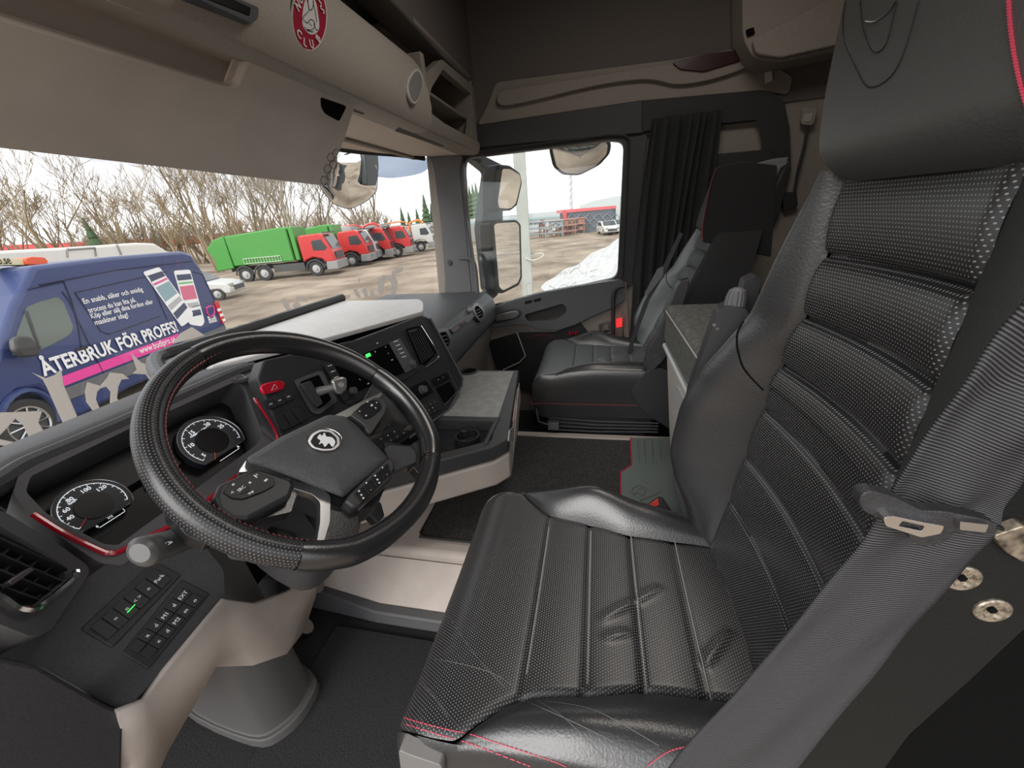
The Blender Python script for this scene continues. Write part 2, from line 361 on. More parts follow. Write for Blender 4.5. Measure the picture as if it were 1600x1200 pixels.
P = Pl((1.03, 0, 0), (-1, 0, 0))
B = MB(); B.slab(P, rnd([(757, 487), (800, 470), (845, 458), (905, 447), (975, 436), (976, 470), (950, 484), (925, 494), (900, 507), (872, 516), (838, 515), (822, 507), (800, 508), (758, 514)], 8), .05, hole=rnd([(819, 492), (880, 474), (886, 482), (884, 490), (866, 500), (824, 502)], 5)); arm = B.build('armrest', mat('door_slate', (.075, .078, .082), .5, bump=(1100, .3)), door, bevel=.006)
B = MB(); B.slab(Pl((1.062, 0, 0), (-1, 0, 0)), rnd([(818, 490), (884, 472), (886, 492), (824, 504)], 4), .01); B.build('grab_pocket', mat('pocket_shade', (.02, .017, .016), .6), arm)  # pocket back coloured near-black to hold the shade of the recess
B = MB(); B.slab(Pl((1.02, 0, 0), (-1, 0, 0)), rnd([(771, 497), (776, 492), (806, 485), (812, 490), (806, 497), (776, 502)], 3), .012); B.build('door_handle', SILVER, door, bevel=.002)
B = MB(); B.slab(Pl((1.025, 0, 0), (-1, 0, 0)), rnd([(765, 494), (802, 482), (815, 486), (812, 496), (775, 506)], 4), .01); B.build('handle_recess', BLK, door, bevel=.002)
B = MB()
for a in ((820, 471), (834, 468)): B.slab(Pl((1.026, 0, 0), (-1, 0, 0)), [(a[0], a[1]), (a[0] + 11, a[1] - 2.5), (a[0] + 11, a[1] + 2), (a[0], a[1] + 4.5)], .006)
B.build('window_switch', BLKG, door, bevel=.0015)
B = MB(); B.slab(Pl((1.05, 0, 0), (-1, 0, 0)), rnd([(762, 534), (806, 521), (822, 560), (812, 572), (788, 584), (775, 576)], 4), .03)
sp_ = B.build('door_speaker', dots_mat('speaker_mesh', (.012, .012, .012), (.03, .03, .03), .006), door, bevel=.003)
P = Pl((1.044, 0, 0), (-1, 0, 0)); B = MB(); B.tube([P.t(*q) for q in [(808, 520), (821, 556), (812, 566), (786, 578)]], .0032, 6); B.build('speaker_trim', mat('bright_trim', (.75, .75, .74), .4, .4), door)
B = MB(); B.slab(Pl((1.052, 0, 0), (-1, 0, 0)), rnd([(806, 521), (838, 520), (868, 520), (905, 503), (920, 522), (910, 545), (845, 620), (790, 600), (788, 584), (822, 560)], 5), .03); B.build('map_pocket', mat('pocket_black', (.014, .013, .013), .8, bump=(400, .3)), door, bevel=.003)
P = Pl((1.049, 0, 0), (-1, 0, 0)); B = MB(); B.tube([P.t(*q) for q in smp([(822, 527), (850, 523), (868, 528), (874, 542)], 5, False)], .0009, 4); B.build('red_stitching', REDT, door)
# lock plate and round badge
B = MB(); B.slab(Pl((1.046, 0, 0), (-1, 0, 0)), rnd([(935, 506), (953, 502), (953, 517), (937, 520)], 3), .01, hole=rnd([(939, 508), (950, 505.5), (950, 514), (940, 516)], 2)); B.build('lock_catch', SILVER, door, bevel=.001)
P = Pl((1.044, 0, 0), (-1, 0, 0)); B = MB(); B.disc(P.t(895, 521, .002), (-1, 0, 0), .009, .004, 20); B.build('round_badge', CHROME, door); B = MB()
B.disc(P.t(895, 521, .003), (-1, 0, 0), .005, .004, 16); B.slab(P, [(888, 517), (892, 519), (892, 523), (890, 523)], .002, .004); B.slab(P, [(902, 517), (898, 519), (898, 523), (900, 523)], .002, .004); B.build('badge_emblem', REDG, door)
B = MB(); B.slab(Pl((1.035, 0, 0), (-1, 0, 0)), [(963, 499), (974, 496.5), (974, 510), (963, 512)], .01); B.build('door_edge_lamp', mat('red_lamp', (.8, .02, .02), .4, emit=(1, .03, .03, .6)), label='small red door warning lamp on the door edge', cat='lamp', bevel=.001)
# grab rails
P = Pl((1.02, 0, 0), (-1, 0, 0))
B = MB(); B.tube([P.t(*q) for q in [(718, 404), (733, 404), (741, 412), (744, 430), (747, 468)]], .011, 10, smooth=4); B.build('grab_rail', GREYP, label='dark grab rail on the windscreen pillar beside the door window', cat='handle')
P = Pl((1.0, 0, 0), (-1, 0, 0))
B = MB(); B.tube([P.t(*q) for q in [(976, 447), (966, 449), (959, 458), (958, 480), (958, 548)]], .011, 10, smooth=4); B.build('grab_rail', BLK, label='black upright grab rail beside the curtain and red lamp', cat='handle')
B = MB(); B.tube([P.t(*q) for q in [(973, 488), (974, 552)]], .004, 8); B.build('curtain_bar', SILVER, label='thin silver bar at the foot of the black curtain', cat='bar')
# dark header strip and curtain frame
P = Pl((1.06, 0, 0), (-1, 0, 0))
B = MB(); B.slab(P, [(706, 240), (712, 224), (740, 196), (1005, 156), (1005, 208), (728, 232), (716, 246)], .03); B.build('window_header', mat('header_slate', (.03, .032, .036), .6, bump=(900, .3)), bevel=.004, label='dark slate strip above the passenger door window', cat='trim panel')
fr = thing('side_bulkhead', 'black moulded frame with crossbar behind the passenger seat', 'frame', (1.06, -.6, .5))
FM = mat('frame_black', (.02, .021, .022), .7, bump=(900, .3))
B = MB(); B.slab(P, rnd([(1002, 157), (1190, 141), (1190, 187), (1002, 206)], 3), .035); B.build('top_rail', FM, fr, bevel=.006)
oo = [(1180, 141), (1208, 144), (1226, 160), (1234, 200), (1236, 262), (1218, 330), (1165, 425), (1120, 520)]; ii = [(1179, 187), (1182, 189), (1186, 200), (1190, 222), (1190, 258), (1152, 325), (1100, 420), (1060, 520)]
B = MB(); B.loft([[P.t(*p, off=.004), P.t(*q, off=.004), P.t(*q, off=-.05), P.t(*p, off=-.05)] for p, q in zip(oo, ii)]); B.build('side_post', FM, fr, recalc=True, smooth=30)
B = MB(); B.slab(Pl((1.04, 0, 0), (-1, 0, 0)), rnd([(1060, 246), (1200, 233), (1213, 240), (1214, 262), (1204, 269), (1060, 284)], 6), .04); B.build('crossbar', FM, fr, bevel=.008)
# curtain
def curt(u, v):
    y = (-.235 - .30 * u) * (1 - v) + (-.185 - .32 * u) * v; z = 1.60 - 1.12 * v
    y += .012 * math.sin(u * 9 + v * 3)
    return Vector((1.02 + .022 * math.sin(u * 46 + 1.5 * math.sin(v * 3)) * (.5 + .5 * v) + .01 * math.sin(u * 17 + v * 4), y, z))
MB().grid(curt, 130, 30).build('curtain', mat('curtain_black', (.016, .018, .018), .95, bump=(500, .4)), solid=.003, label='black fabric curtain gathered beside the passenger door window', cat='curtain')
# small wall fittings
P = Pl((1.085, 0, 0), (-1, 0, 0)); gl = thing('gooseneck_lamp', 'gooseneck reading lamp with square head on the rear side wall', 'lamp', P.t(1225, 320))
B = MB(); B.slab(P, rnd([(1255, 170), (1260, 167), (1275, 167), (1277, 172), (1273, 192), (1268, 196), (1254, 195), (1252, 190)], 2), .02, .03); B.build('lamp_head', LINER, gl, bevel=.003)
B = MB(); B.slab(P, rnd([(1257, 178), (1271, 176), (1268, 190), (1255, 191)], 2), .004, .033); B.build('lamp_lens', mat('lens_grey', (.35, .33, .3), .3), gl, bevel=.001)
B = MB(); B.tube([P.t(*q, off=.02) for q in [(1262, 195), (1256, 230), (1246, 270), (1240, 305)]], .006, 8, smooth=4); B.build('flexible_neck', BLK, gl)
B = MB(); B.slab(P, rnd([(1224, 300), (1245, 300), (1247, 322), (1224, 330)], 3), .02, .02); B.build('lamp_base', BLK, gl, bevel=.003)
B = MB(); B.slab(P, rnd([(1197, 106), (1206, 106), (1208, 126), (1198, 130)], 3), .03, .03); B.build('coat_hook', BEIGE, bevel=.004, label='small beige coat hook on the side wall under the locker', cat='hook')
# overhead rear locker
lk = thing('overhead_locker', 'beige rounded overhead locker at the rear of the cab', 'locker', (1.0, -.9, 1.8))
B = MB(); B.slab(Pl((.93, 0, 0), (-1, 0, 0)), rnd([(1160, -60), (1161, 60), (1178, 92), (1215, 98), (1400, 60), (1400, -60)], 14), .14); B.build('body', LINER, lk, bevel=.01)
B = MB(); B.slab(Pl((.90, 0, 0), (-1, 0, 0)), rnd([(1176, 62), (1330, -20), (1400, -20), (1400, 50), (1220, 90), (1182, 84)], 8), .03); B.build('lid', LINER, lk, bevel=.008)
B = MB(); B.slab(Pl((.92, 0, 0), (-1, 0, 0)), rnd([(1166, 46), (1178, 42), (1180, 52), (1168, 57)], 2), .01); B.build('latch', DARK, lk, bevel=.002)
# ---------------------------------------------------------------- overhead front console
oc = thing('overhead_console', 'taupe overhead front console with shelves and open cubbies above the windscreen', 'overhead console', (0, .8, 1.55))
prof = [(.625, 1.548), (.60, 1.553), (.582, 1.575), (.575, 1.62), (.580, 1.67), (.597, 1.73), (.622, 1.765), (.70, 1.77), (.98, 1.77), (.98, 1.60), (.80, 1.565)]
B = MB(); B.loft([[Vector((x, y, z)) for y, z in prof] for x in (-1.08, -.5, 0, .36, .40)]); cbody = B.build('console_body', mat('console_taupe', (.34, .305, .265), .7, bump=(900, .3), noise=(300, .06)), oc, recalc=True, bevel=.004)
prof2 = [(.625, 1.548), (.60, 1.553), (.59, 1.575), (.588, 1.60), (.62, 1.60), (.98, 1.60), (.80, 1.565)]
B = MB(); B.loft([[Vector((x, y, z)) for y, z in prof2] for x in (.40, .7, 1.06)])
B.box((.415, .75, 1.68), (.03, .32, .20)); B.box((1.045, .78, 1.72), (.04, .36, .30)); B.box((.73, .95, 1.7), (.66, .03, .28)); B.box((.73, .78, 1.865), (.66, .36, .02)); B.box((.73, .78, 1.70), (.63, .30, .012))
B.build('cubby_frame', LINER, oc, bevel=.004)
B = MB(); B.slab(Pl((0, .602, 0), (0, -1, 0)), rnd([(668, 112), (690, 92), (750, 142), (741, 224), (722, 232), (660, 184)], 4), .03, 0, hole=rnd([(674, 138), (692, 108), (742, 152), (735, 213), (722, 214), (668, 172)], 3)); B.build('cubby_rim', LINER, oc, bevel=.003)
B = MB(); B.box((-.35, .84, 1.83), (1.45, .02, .13)); B.box((-.35, .74, 1.776), (1.45, .2, .006)); B.build('shelf_recess', DARK, oc)  # near-black boards, shade of the recess put into their colour
B = MB(); B.loft([[Vector((x, y, z)) for y, z in [(.66, 1.86), (.64, 1.885), (.60, 2.33), (.98, 2.33), (.98, 1.86)]] for x in (-1.08, 1.07)]); B = MB(); B.slab(Pl((0, .60, 0), (0, -1, 0)), [(600, -12), (697, 93), (752, 145), (760, -80), (560, -80)], .1); B.build('upper_cupboard', LINERD, oc, recalc=True, bevel=.006)
# header lining below the console
def lz(y): return 1.551 + (y - .63) * .062
LP = pl3((0, .63, lz(.63)), (.5, .63, lz(.63)), (0, 1.1, lz(1.1)))
B = MB(); B.prism([(x, y, lz(y)) for x, y in [(-1.08, .632), (1.03, .632), (1.05, .86), (.98, .95), (.84, 1.05), (.60, 1.13), (.3, 1.17), (-.3, 1.17), (-.7, 1.1), (-1.05, .9)]], (0, 0, .012))
hl = B.build('header_lining', mat('header_beige', (.56, .48, .42), .7, bump=(900, .3)), label='beige lining strip between overhead console and windscreen top', cat='lining', bevel=.003)
B = MB(); B.slab(LP, [(628, 194), (706, 226), (690, 229), (617, 205)], .003, .0015); B.slab(LP, [(553, 162), (574, 176), (566, 179), (552, 174)], .003, .0015); B.build('strap_slot', mat('slot_brown', (.03, .025, .022), .8), hl)
B = MB(); B.tube([(-1.0, wsy(1.0, 1.585) + .02, 1.585), (-.5, wsy(.5, 1.585) - .02, 1.585), (.3, wsy(.3, 1.585) - .02, 1.585), (.7, wsy(.7, 1.585) - .02, 1.58), (.95, wsy(.95, 1.58) - .02, 1.575), (1.06, .9, 1.56)], .011, 8, smooth=4); B.build('windscreen_seal', RUBBER, label='black rubber seal along the windscreen top', cat='seal')
# dark display, round lamp and sticker on the console face
HC = caster(cbody)
class HP:
    n = (HC(484, 60) - HC(484, 61)).cross(HC(484, 60) - HC(485, 60)).normalized()
    n = n if (CAM - HC(484, 60)).dot(n) > 0 else -n
    def t(s, px, py, off=0.0):
        p = HC(max(-80, px), max(2, py), 0); b = HC(px, max(2, py), 0); return (p if py >= 2 else p + (HC(px, 2, 0) - HC(px, 4, 0)) * ((2 - py) / 2)) + s.n * off
P = pl3((-.5, .578, 1.60), (.3, .578, 1.60), (0, .590, 1.72))
B = MB(); B.slab(P, rnd([(310, -30), (405, 12), (403, 30), (392, 36), (290, -10)], 5), .02, .006); B.build('tachograph_slot', BLK, oc, bevel=.003)
B = MB(); B.slab(P, [(318, -22), (392, 12), (390, 24), (300, -12)], .004, .0075); B.build('slot_window', SCR, oc)
B = MB(); B.slab(P, smp([(638, 128), (644, 113), (652, 107), (660, 115), (662, 130), (657, 150), (650, 162), (643, 158), (638, 144)], 4), .008, .012); B.build('round_lamp', mat('lamp_rim', (.5, .48, .44), .35), oc, bevel=.002)
B = MB(); B.slab(P, smp([(640, 130), (645, 118), (652, 111), (658, 118), (660, 132), (656, 148), (650, 157), (644, 153), (640, 142)], 4), .004, .0145); B.build('lamp_lens', mat('lamp_mirror', (.42, .42, .40), .25, .5), oc)
P = Pl(HC(484, 40), HP.n)
stk = thing('round_sticker', 'red and white oval sticker on the overhead console face', 'sticker', P.t(484, 75, .004))
cx, cy = 484, 26; ax, ay = 26, 50
def ell(k, a, b, dx=0, dy=0): return [(cx + dx + a * math.cos(t * 2 * math.pi / k), cy + dy + b * math.sin(t * 2 * math.pi / k)) for t in range(k)]
RS = mat('sticker_red', (.36, .012, .035), .4)
B = MB(); B.slab(P, ell(40, 27, 53), .004, .0035); B.build('border', WHT, stk)
B = MB(); B.slab(P, ell(40, 26, 51.5), .001, .0041); B.build('red_disc', RS, stk)
B = MB(); B.slab(P, smp([(484, -10), (493, 2), (497, 22), (499, 42), (495, 51), (487, 54), (479, 49), (473, 38), (473, 20), (477, 0)], 4), .001, .0047); B.build('white_figure', mat('sticker_white', (.72, .70, .68), .5), stk)
B = MB()
for ln in ([(480, 0), (483, 16), (476, 24), (471, 32)], [(489, 2), (493, 20), (495, 34)], [(481, 0), (485, -6), (490, 0), (488, 14), (483, 14), (481, 0)], [(474, 30), (480, 36), (486, 30), (492, 36), (489, 46), (480, 46)], [(490, 36), (494, 46), (497, 47)], [(476, 42), (481, 48), (490, 50)], [(484, 36), (487, 41)]):
    B.tube([P.t(*q, off=.0052) for q in ln], .0006, 4, smooth=3)
B.build('figure_lines', DARK, stk)
for word, a0, a1 in (('NUDE', 205, 258), ('BUS', 292, 345), ('CLUB', 142, 52)):
    for i, ch in enumerate(word):
        a = math.radians(a0 + (a1 - a0) * i / (len(word) - 1)); sgn = -1 if word == 'CLUB' else 1
        q = (cx + 20.5 * math.cos(a), cy + 42.5 * math.sin(a)); q2 = (cx + 19.5 * math.cos(a + sgn * .05), cy + 43 * math.sin(a + sgn * .05))
        o0 = P.t(*q, off=.0065); dx = (P.t(*q2, off=.0065) - o0).normalized(); up = P.n.cross(dx)
        text_mesh(ch, o0 - up * .007, dx, up, .019, WHT, stk, 'letter', align='CENTER', bold=.01)
# ---------------------------------------------------------------- sun visor
vs = thing('sun_visor', 'large taupe pull-down sun visor across the driver side windscreen', 'sun visor', (0, .95, 1.4))
P = pl3((0, .635, 1.553), (.3, .635, 1.553), (0, .80, 1.36)); VM = mat('visor_taupe', (.60, .545, .49), .8, bump=(1200, .3), noise=(8, .05))
B = MB(); B.slab(P, [(-60, 8), (352, 135), (364, 136), (373, 130), (390, 88), (553, 157), (556, 163), (540, 215), (512, 285), (505, 291), (497, 290), (-60, 226)], .018); B.build('visor_blade', VM, vs, bevel=.004)
B = MB(); B.slab(P, [(-60, -90), (180, 0), (388, 86), (392, 92), (374, 134), (350, 138), (-60, 12)], .01, -.035); B.build('visor_pocket', mat('pocket_taupe', (.32, .285, .26), .8, bump=(1200, .3)), vs)
B = MB(); B.tube([P.t(*q, off=.006) for q in [(-60, -97), (170, -2), (385, 84), (391, 89)]], .0032, 6); B.build('pocket_edge', mat('edge_beige', (.5, .45, .39), .6), vs)
B = MB(); B.slab(P, [(369, 84), (389, 88), (374, 130), (364, 136), (350, 134)], .004, -.012); B.build('pocket_end', BEIGE, vs)
B = MB(); B.slab(P, rnd([(501, 152), (542, 166), (530, 190), (508, 178), (502, 168)], 4), .004, .001); B.build('finger_hole', DARK, vs)
B = MB()
for hx, hy in ((507, 282), (517, 275), (512, 264), (521, 257), (517, 246), (526, 240)):
    B.tube([P.t(hx + 6 * math.cos(k * math.pi / 3), hy + 7 * math.sin(k * math.pi / 3), off=.0006) for k in range(6)], .0007, 4, closed=True)
B.build('honeycomb_pattern', LINERD, vs)
# ================================================================ DASHBOARD
dash = thing('dashboard', 'black wraparound dashboard with binnacle, centre stack and passenger shelf', 'dashboard', (0, .8, .3))
PC = Pl((-.7, .80, .868), (0, -.77, .64)); PB = Pl((-.9, .62, .68), (0, -.707, .707))
PV = pl3(at(140, 905, Y=.73), at(0, 930, Y=.64), at(30, 820, Y=.72))
PS = pl3(at(428, 607, Y=.75), at(672, 500, Y=.60), at(722, 592, Y=.52))
PD = Pl((.3, .605, .80), (0, -.93, .36))
# inner carcass, left and right
B = MB(); B.box((-.45, 1.08, .62), (1.2, .42, .42)); B.box((.55, 1.0, .56), (1.0, .5, .52)); B.build('carcass', DARK, dash)
# top pad from binnacle back to the windscreen
F_ = [(-80, 790), (0, 752), (45, 724), (120, 692), (205, 655), (300, 612), (372, 580), (400, 572)]
B = MB(); Ft = [PC.t(*q) for q in F_]
rows = [[p + Vector((0, .0, .0)) for p in Ft], [p + Vector((0, .03, .012)) for p in Ft], [Vector((p.x - .03, 1.08, .93)) for p in Ft], [Vector((p.x - .06, 1.30, .86)) for p in Ft]]
n_ = len(Ft); B.add([p for r in rows for p in r], [(j * n_ + i, j * n_ + i + 1, (j + 1) * n_ + i + 1, (j + 1) * n_ + i) for j in range(3) for i in range(n_ - 1)])
B.build('top_pad', SOFT, dash, smooth=60, solid=.01, recalc=True)
B = MB(); B.tube([p + Vector((0, .008, -.006)) for p in Ft], .017, 10, smooth=4); B.build('binnacle_hood', SOFT, dash)
# binnacle bezel and recess
hole = rnd([(40, 768), (48, 744), (200, 671), (368, 596), (382, 604), (412, 682), (398, 697), (184, 852), (162, 850), (72, 802)], 6)
B = MB(); B.slab(PC, rnd([(20, 772), (30, 738), (200, 660), (372, 583), (394, 588), (436, 672), (428, 700), (190, 884), (156, 880), (54, 812)], 8), .10, .004, hole=hole); B.build('binnacle_bezel', GREYP, dash, bevel=.002)
B = MB(); B.slab(PC, [(0, 790), (40, 720), (370, 570), (450, 690), (190, 900), (140, 890)], .01, -.085); clus = B.build('cluster_back', mat('cluster_black', (.012, .012, .013), .5), dash)
B = MB(); B.slab(PC, [(215, 700), (300, 655), (318, 700), (232, 760)], .01, -.07); B.build('info_screen', SCR, clus)
# red accent strip (lower edge and right edge)
B = MB(); st = [PC.t(*q, off=.006) for q in [(52, 803), (100, 833), (158, 861), (172, 864), (186, 862), (230, 840), (268, 820), (320, 785), (372, 742), (425, 702), (434, 690), (432, 676), (420, 655), (398, 622)]]
B.tube(st, .0042, 8, smooth=4); B.build('red_accent', REDG, dash)
B = MB(); B.tube([PS.t(*q, off=.004) for q in [(399, 622), (410, 640), (421, 657), (431, 674), (433, 686), (427, 698)]], .003, 8, smooth=3); B.build('red_accent', REDG, dash)
# gauges
def gauge(c, rx, lab, tx, needle, sub, nz_):
    g = thing(lab[0], lab[1], 'gauge', PC.t(*c, off=-.06)); O = PC.t(*c, off=-.055); R_ = (PC.t(c[0] + rx, c[1], off=-.055) - O).length
    ux = Vector((1, 0, 0)); uy = PC.n.cross(ux)
    def pt(a, r, off=0): a = math.radians(a); return O + ux * (math.cos(a) * r) + uy * (math.sin(a) * r) + PC.n * off
    out = [pt(a, R_) for a in range(-38, 219, 8)]; 
    B = MB(); B.prism(out, -PC.n * .02); B.build('gauge_body', GAUGE, g, bevel=.001)
    B = MB(); B.tube([pt(a, R_ * 1.0, .001) for a in range(-38, 219, 6)], .0012, 6, closed=True); B.build('gauge_rim', SILVER, g)
    B = MB(); B.tube([pt(a, R_ * .86, .0008) for a in range(-30, 211, 6)], .0007, 4)
    for a in range(-30, 211, 12): B.tube([pt(a, R_ * .86, .001), pt(a, R_ * (.78 if a % 24 == 18 else .82), .001)], .0006, 4)
    B.tube([pt(a, R_ * .95, .0008) for a in (-60, -62)] if 0 else [pt(-62, R_ * .86, .001), pt(-118, R_ * .86, .001)], .0007, 4)
    B.build('scale', DIAL, g)
    B = MB(); B.prism([pt(a, R_ * .50, .002) for a in range(0, 360, 12)], -PC.n * .003); B.build('display', SCR, g)
    for s_, a in tx: p = pt(a, R_ * .66, .001); text_mesh(s_, p - uy * R_ * .07, ux, uy, R_ * .2, DIAL, g, 'numeral', align='CENTER')
    B = MB(); B.tube([pt(needle, R_ * .52, .003), pt(needle, R_ * .8, .003)], .0012, 4); B.build('needle', REDB, g)
    for s_, a, r in sub: p = pt(a, R_ * r, .001); text_mesh(s_, p, ux, uy, R_ * .13, DIAL, g, 'small_print', align='CENTER')
    return g
gauge((147, 790), 60, ('speedometer', 'round speedometer on the left of the instrument cluster, numbered in km/h'), [('40', 175), ('60', 148), ('80', 115), ('100', 72), ('120', 38)], 210, [('km/h', 122, .52), ('1/2', 270, .68), ('0', 240, .84), ('1', 300, .84)], 0)
gauge((332, 688), 50, ('tachometer', 'round rev counter on the right of the instrument cluster'), [('5', 205), ('10', 160), ('15', 115), ('20', 62), ('25', 25)], 232, [('r/min x 100', 105, .46), ('A', 300, .84)], 0)
# left air vent
hole = rnd([(-60, 800), (0, 822), (70, 862), (112, 888), (114, 898), (55, 946), (40, 950), (-60, 900)], 5)
B = MB(); B.slab(PV, rnd([(-90, 770), (8, 800), (100, 856), (138, 884), (140, 896), (80, 985), (50, 995), (-90, 940)], 8), .05, hole=hole); B.build('vent_surround', GREYP, dash, bevel=.004)
vent = thing('air_vent', 'large slatted air vent at the driver end of the dashboard', 'air vent', PV.t(40, 890))
B = MB(); B.slab(PV, [(-90, 780), (0, 815), (115, 880), (118, 902), (50, 955), (-90, 925)], .01, -.045); B.build('vent_duct', DARK, vent)
B = MB()
for k in range(9):
    t = k / 8; a = (-60 + 165 * t, 806 + 84 * t); b = (a[0] - 62, a[1] + 55)
    B.slab(PV, [a, (a[0] + 3, a[1] + 2), (b[0] + 3, b[1] + 2), b], .03, -.008)
B.build('upright_slat', BLK, vent)
B = MB()
for k in range(4): B.slab(PV, [(-70, 806 + k * 27), (112 - 14 * k, 890 + k * 16), (112 - 14 * k, 893 + k * 16), (-70, 810 + k * 27)], .02, -.003)
B.build('cross_slat', BLK, vent)
B = MB(); B.slab(PV, rnd([(14, 908), (48, 886), (54, 890), (20, 914)], 2), .008, .004); B.build('vent_tab', SILVER, vent, bevel=.001)
B = MB(); B.tube([PV.t(*q, off=.007) for q in [(-60, 906), (0, 933), (28, 951), (55, 951), (85, 930), (116, 903), (118, 892)]], .0042, 6, smooth=4); B.build('vent_trim', CHROME, vent)
# side button panel
B = MB(); B.slab(PB, rnd([(-90, 930), (60, 990), (120, 915), (182, 868), (300, 828), (350, 890), (352, 940), (194, 1112), (165, 1100), (60, 1040), (-90, 1010)], 8), .05); B.build('side_panel', SOFT, dash, bevel=.005)
B = MB(); B.prism([at(-90, 1010, Y=.62), at(60, 1040, Y=.62), at(165, 1100, Y=.62), at(194, 1112, Y=.62), at(190, 1240, Y=.62), at(-90, 1240, Y=.62)], (0, .04, 0)); B.build('dash_end', SOFT, dash, bevel=.004)
def quadgrid(P, quad, nu, nv, gap, B=None, thick=.006, off=.004, skip=()):
    """buttons on a bilinear pixel quad (tl,tr,br,bl)"""
    out = []
    for j in range(nv):
        for i in range(nu):
            if (i, j) in skip: continue
            def bl(u, v):
                a = [quad[0][k] * (1 - u) + quad[1][k] * u for k in (0, 1)]; b = [quad[3][k] * (1 - u) + quad[2][k] * u for k in (0, 1)]
                return (a[0] * (1 - v) + b[0] * v, a[1] * (1 - v) + b[1] * v)
            u0, u1, v0, v1 = (i + gap) / nu, (i + 1 - gap) / nu, (j + gap) / nv, (j + 1 - gap) / nv
            out.append(([bl(u0, v0), bl(u1, v0), bl(u1, v1), bl(u0, v1)], bl((u0 + u1) / 2, (v0 + v1) / 2)))
    return out
def panel(name, label, P, quad, nu, nv, marks, frame=None, mt=BLK, markm=WHT, gap=.03, dirn=None, msize=.006):
    t_ = thing(name, label, 'switch panel', P.t(*quad[0]))
    fr_ = frame or quad
    B = MB(); B.slab(P, rnd(fr_, 4), .01, .003); B.build('panel_frame', BLK, t_, bevel=.0015)
    d = (P.t(*quad[1]) - P.t(*quad[0])).normalized() if dirn is None else dirn
    for i, (q, c) in enumerate(quadgrid(P, quad, nu, nv, gap)):
        B = MB(); B.slab(P, rnd(q, 1.2, 2), .006, .0065); b = B.build('button', mt, t_, bevel=.001)
        m_ = marks[i] if i < len(marks) else ''
        if m_: text_mesh(m_, P.t(*c, off=.0072) - P.n.cross(d) * msize * .4, d, P.n.cross(d), msize, markm, b, 'symbol', align='CENTER')
    return t_
ru = (PB.t(320, 930) - PB.t(220, 1040)).normalized()
d1 = (PB.t(262, 905) - PB.t(172, 1000)).normalized()
panel('switch_panel', 'single row of six switches on the driver side panel, nearest the air vent', PB, [(243, 887), (270, 905), (170, 1000), (140, 980)], 1, 6, ['Park', 'o', '< >', 'n', '=', ''], frame=[(240, 876), (284, 898), (176, 1012), (126, 982)], dirn=d1, msize=.008)
panel('switch_panel', 'double row of ten small switches on the driver side panel, beside the beige knee trim', PB, [(283, 918), (320, 934), (234, 1030), (200, 1012)], 2, 6, ['EXT', 'o', 'd', 'm', 'M1', 'M2', 'd', 'd', 'x', 'x', '', ''], frame=[(284, 905), (328, 928), (232, 1046), (190, 1020)], dirn=d1, msize=.008)
p_ = PB.t(199, 957, off=.0085); B = MB(); B.tube([p_, p_ + d1 * .012], .0008, 4); B.build('indicator_light', GRN, label='thin green indicator light on a driver side switch', cat='light')
# beige knee trim
def shell(pts, faces, name, mt, parent, th=.02, bev=.004, **k):
    B = MB(); B.add(pts, faces); return B.build(name, mt, parent, solid=th, smooth=50, recalc=True, **k)
kp = [at(186, 1112, Y=.612), at(352, 938, Y=.612), at(400, 945, Y=.655), at(452, 925, Y=.70), at(494, 896, Y=.74),
      at(196, 1260, Y=.66), at(338, 1042, Y=.72), at(395, 1040, Y=.75), at(448, 1022, Y=.77), at(476, 985, Y=.79), at(494, 930, Y=.80), at(228, 1094, Y=.612), at(262, 1047, Y=.612), at(226, 1260, Y=.68), at(262, 1175, Y=.70)]
shell(kp, [(0, 11, 13, 5), (11, 12, 14, 13), (12, 1, 6, 14), (1, 2, 7, 6), (2, 3, 8, 7), (3, 4, 10, 9, 8)], 'knee_trim', BEIGE, dash, th=.008)
B = MB(); base = [at(x, y, Z=.06) for x, y in smp([(482, 1060), (478, 1104), (440, 1146), (395, 1158), (300, 1112), (300, 1050), (380, 1010)], 4)]
base2 = [p + Vector((0, 0, .03)) for p in base]; cen = sum(base, Vector()) / len(base)
top_ = [cen + (p - cen) * .78 + Vector((0, -.02, .60)) for p in base]
B.loft([[cen + (p - cen) * 1.12 for p in base], [cen + (p - cen) * 1.1 + Vector((0, 0, .03)) for p in base], base2, top_]); B.build('column_pedestal', mat('pedestal_grey', (.075, .072, .07), .6, bump=(900, .3)), label='dark grey moulded steering pedestal rising from the footwell carpet', cat='pedestal', smooth=30, bevel=.012, seg=3, recalc=True)
# centre stack
stack_out = rnd([(402, 592), (412, 563), (560, 530), (660, 492), (673, 498), (690, 530), (723, 590), (723, 602), (702, 640), (640, 684), (560, 745), (470, 720), (442, 690), (434, 668)], 5)
B = MB(); B.slab(PS, stack_out, .05); stack = B.build('centre_stack', BLK, dash, bevel=.004)
B = MB(); B.tube([PS.t(*q, off=.0) for q in [(672, 497), (690, 529), (723, 591), (722, 603), (702, 640), (640, 684)]], .004, 8); B.build('stack_edge', GREYP, stack)
B = MB(); B.slab(PS, rnd([(505, 569), (512, 562), (623, 519), (629, 522), (656, 578), (640, 590), (545, 633), (536, 626)], 3), .006, .004); radio = B.build('radio_unit', BLK, stack, bevel=.001)
B = MB(); B.slab(PS, [(523, 571), (608, 537), (633, 581), (548, 616)], .003, .0068); B.build('radio_screen', SCR, radio)
B = MB(); B.slab(PS, rnd([(608, 536), (625, 528), (652, 573), (634, 583)], 2), .006, .009); rb = B.build('radio_keys', GREYP, radio, bevel=.001)
B = MB(); B.slab(PS, rnd([(507, 571), (520, 566), (549, 622), (537, 627)], 2), .006, .008); B.build('radio_keys', BLK, radio, bevel=.001)
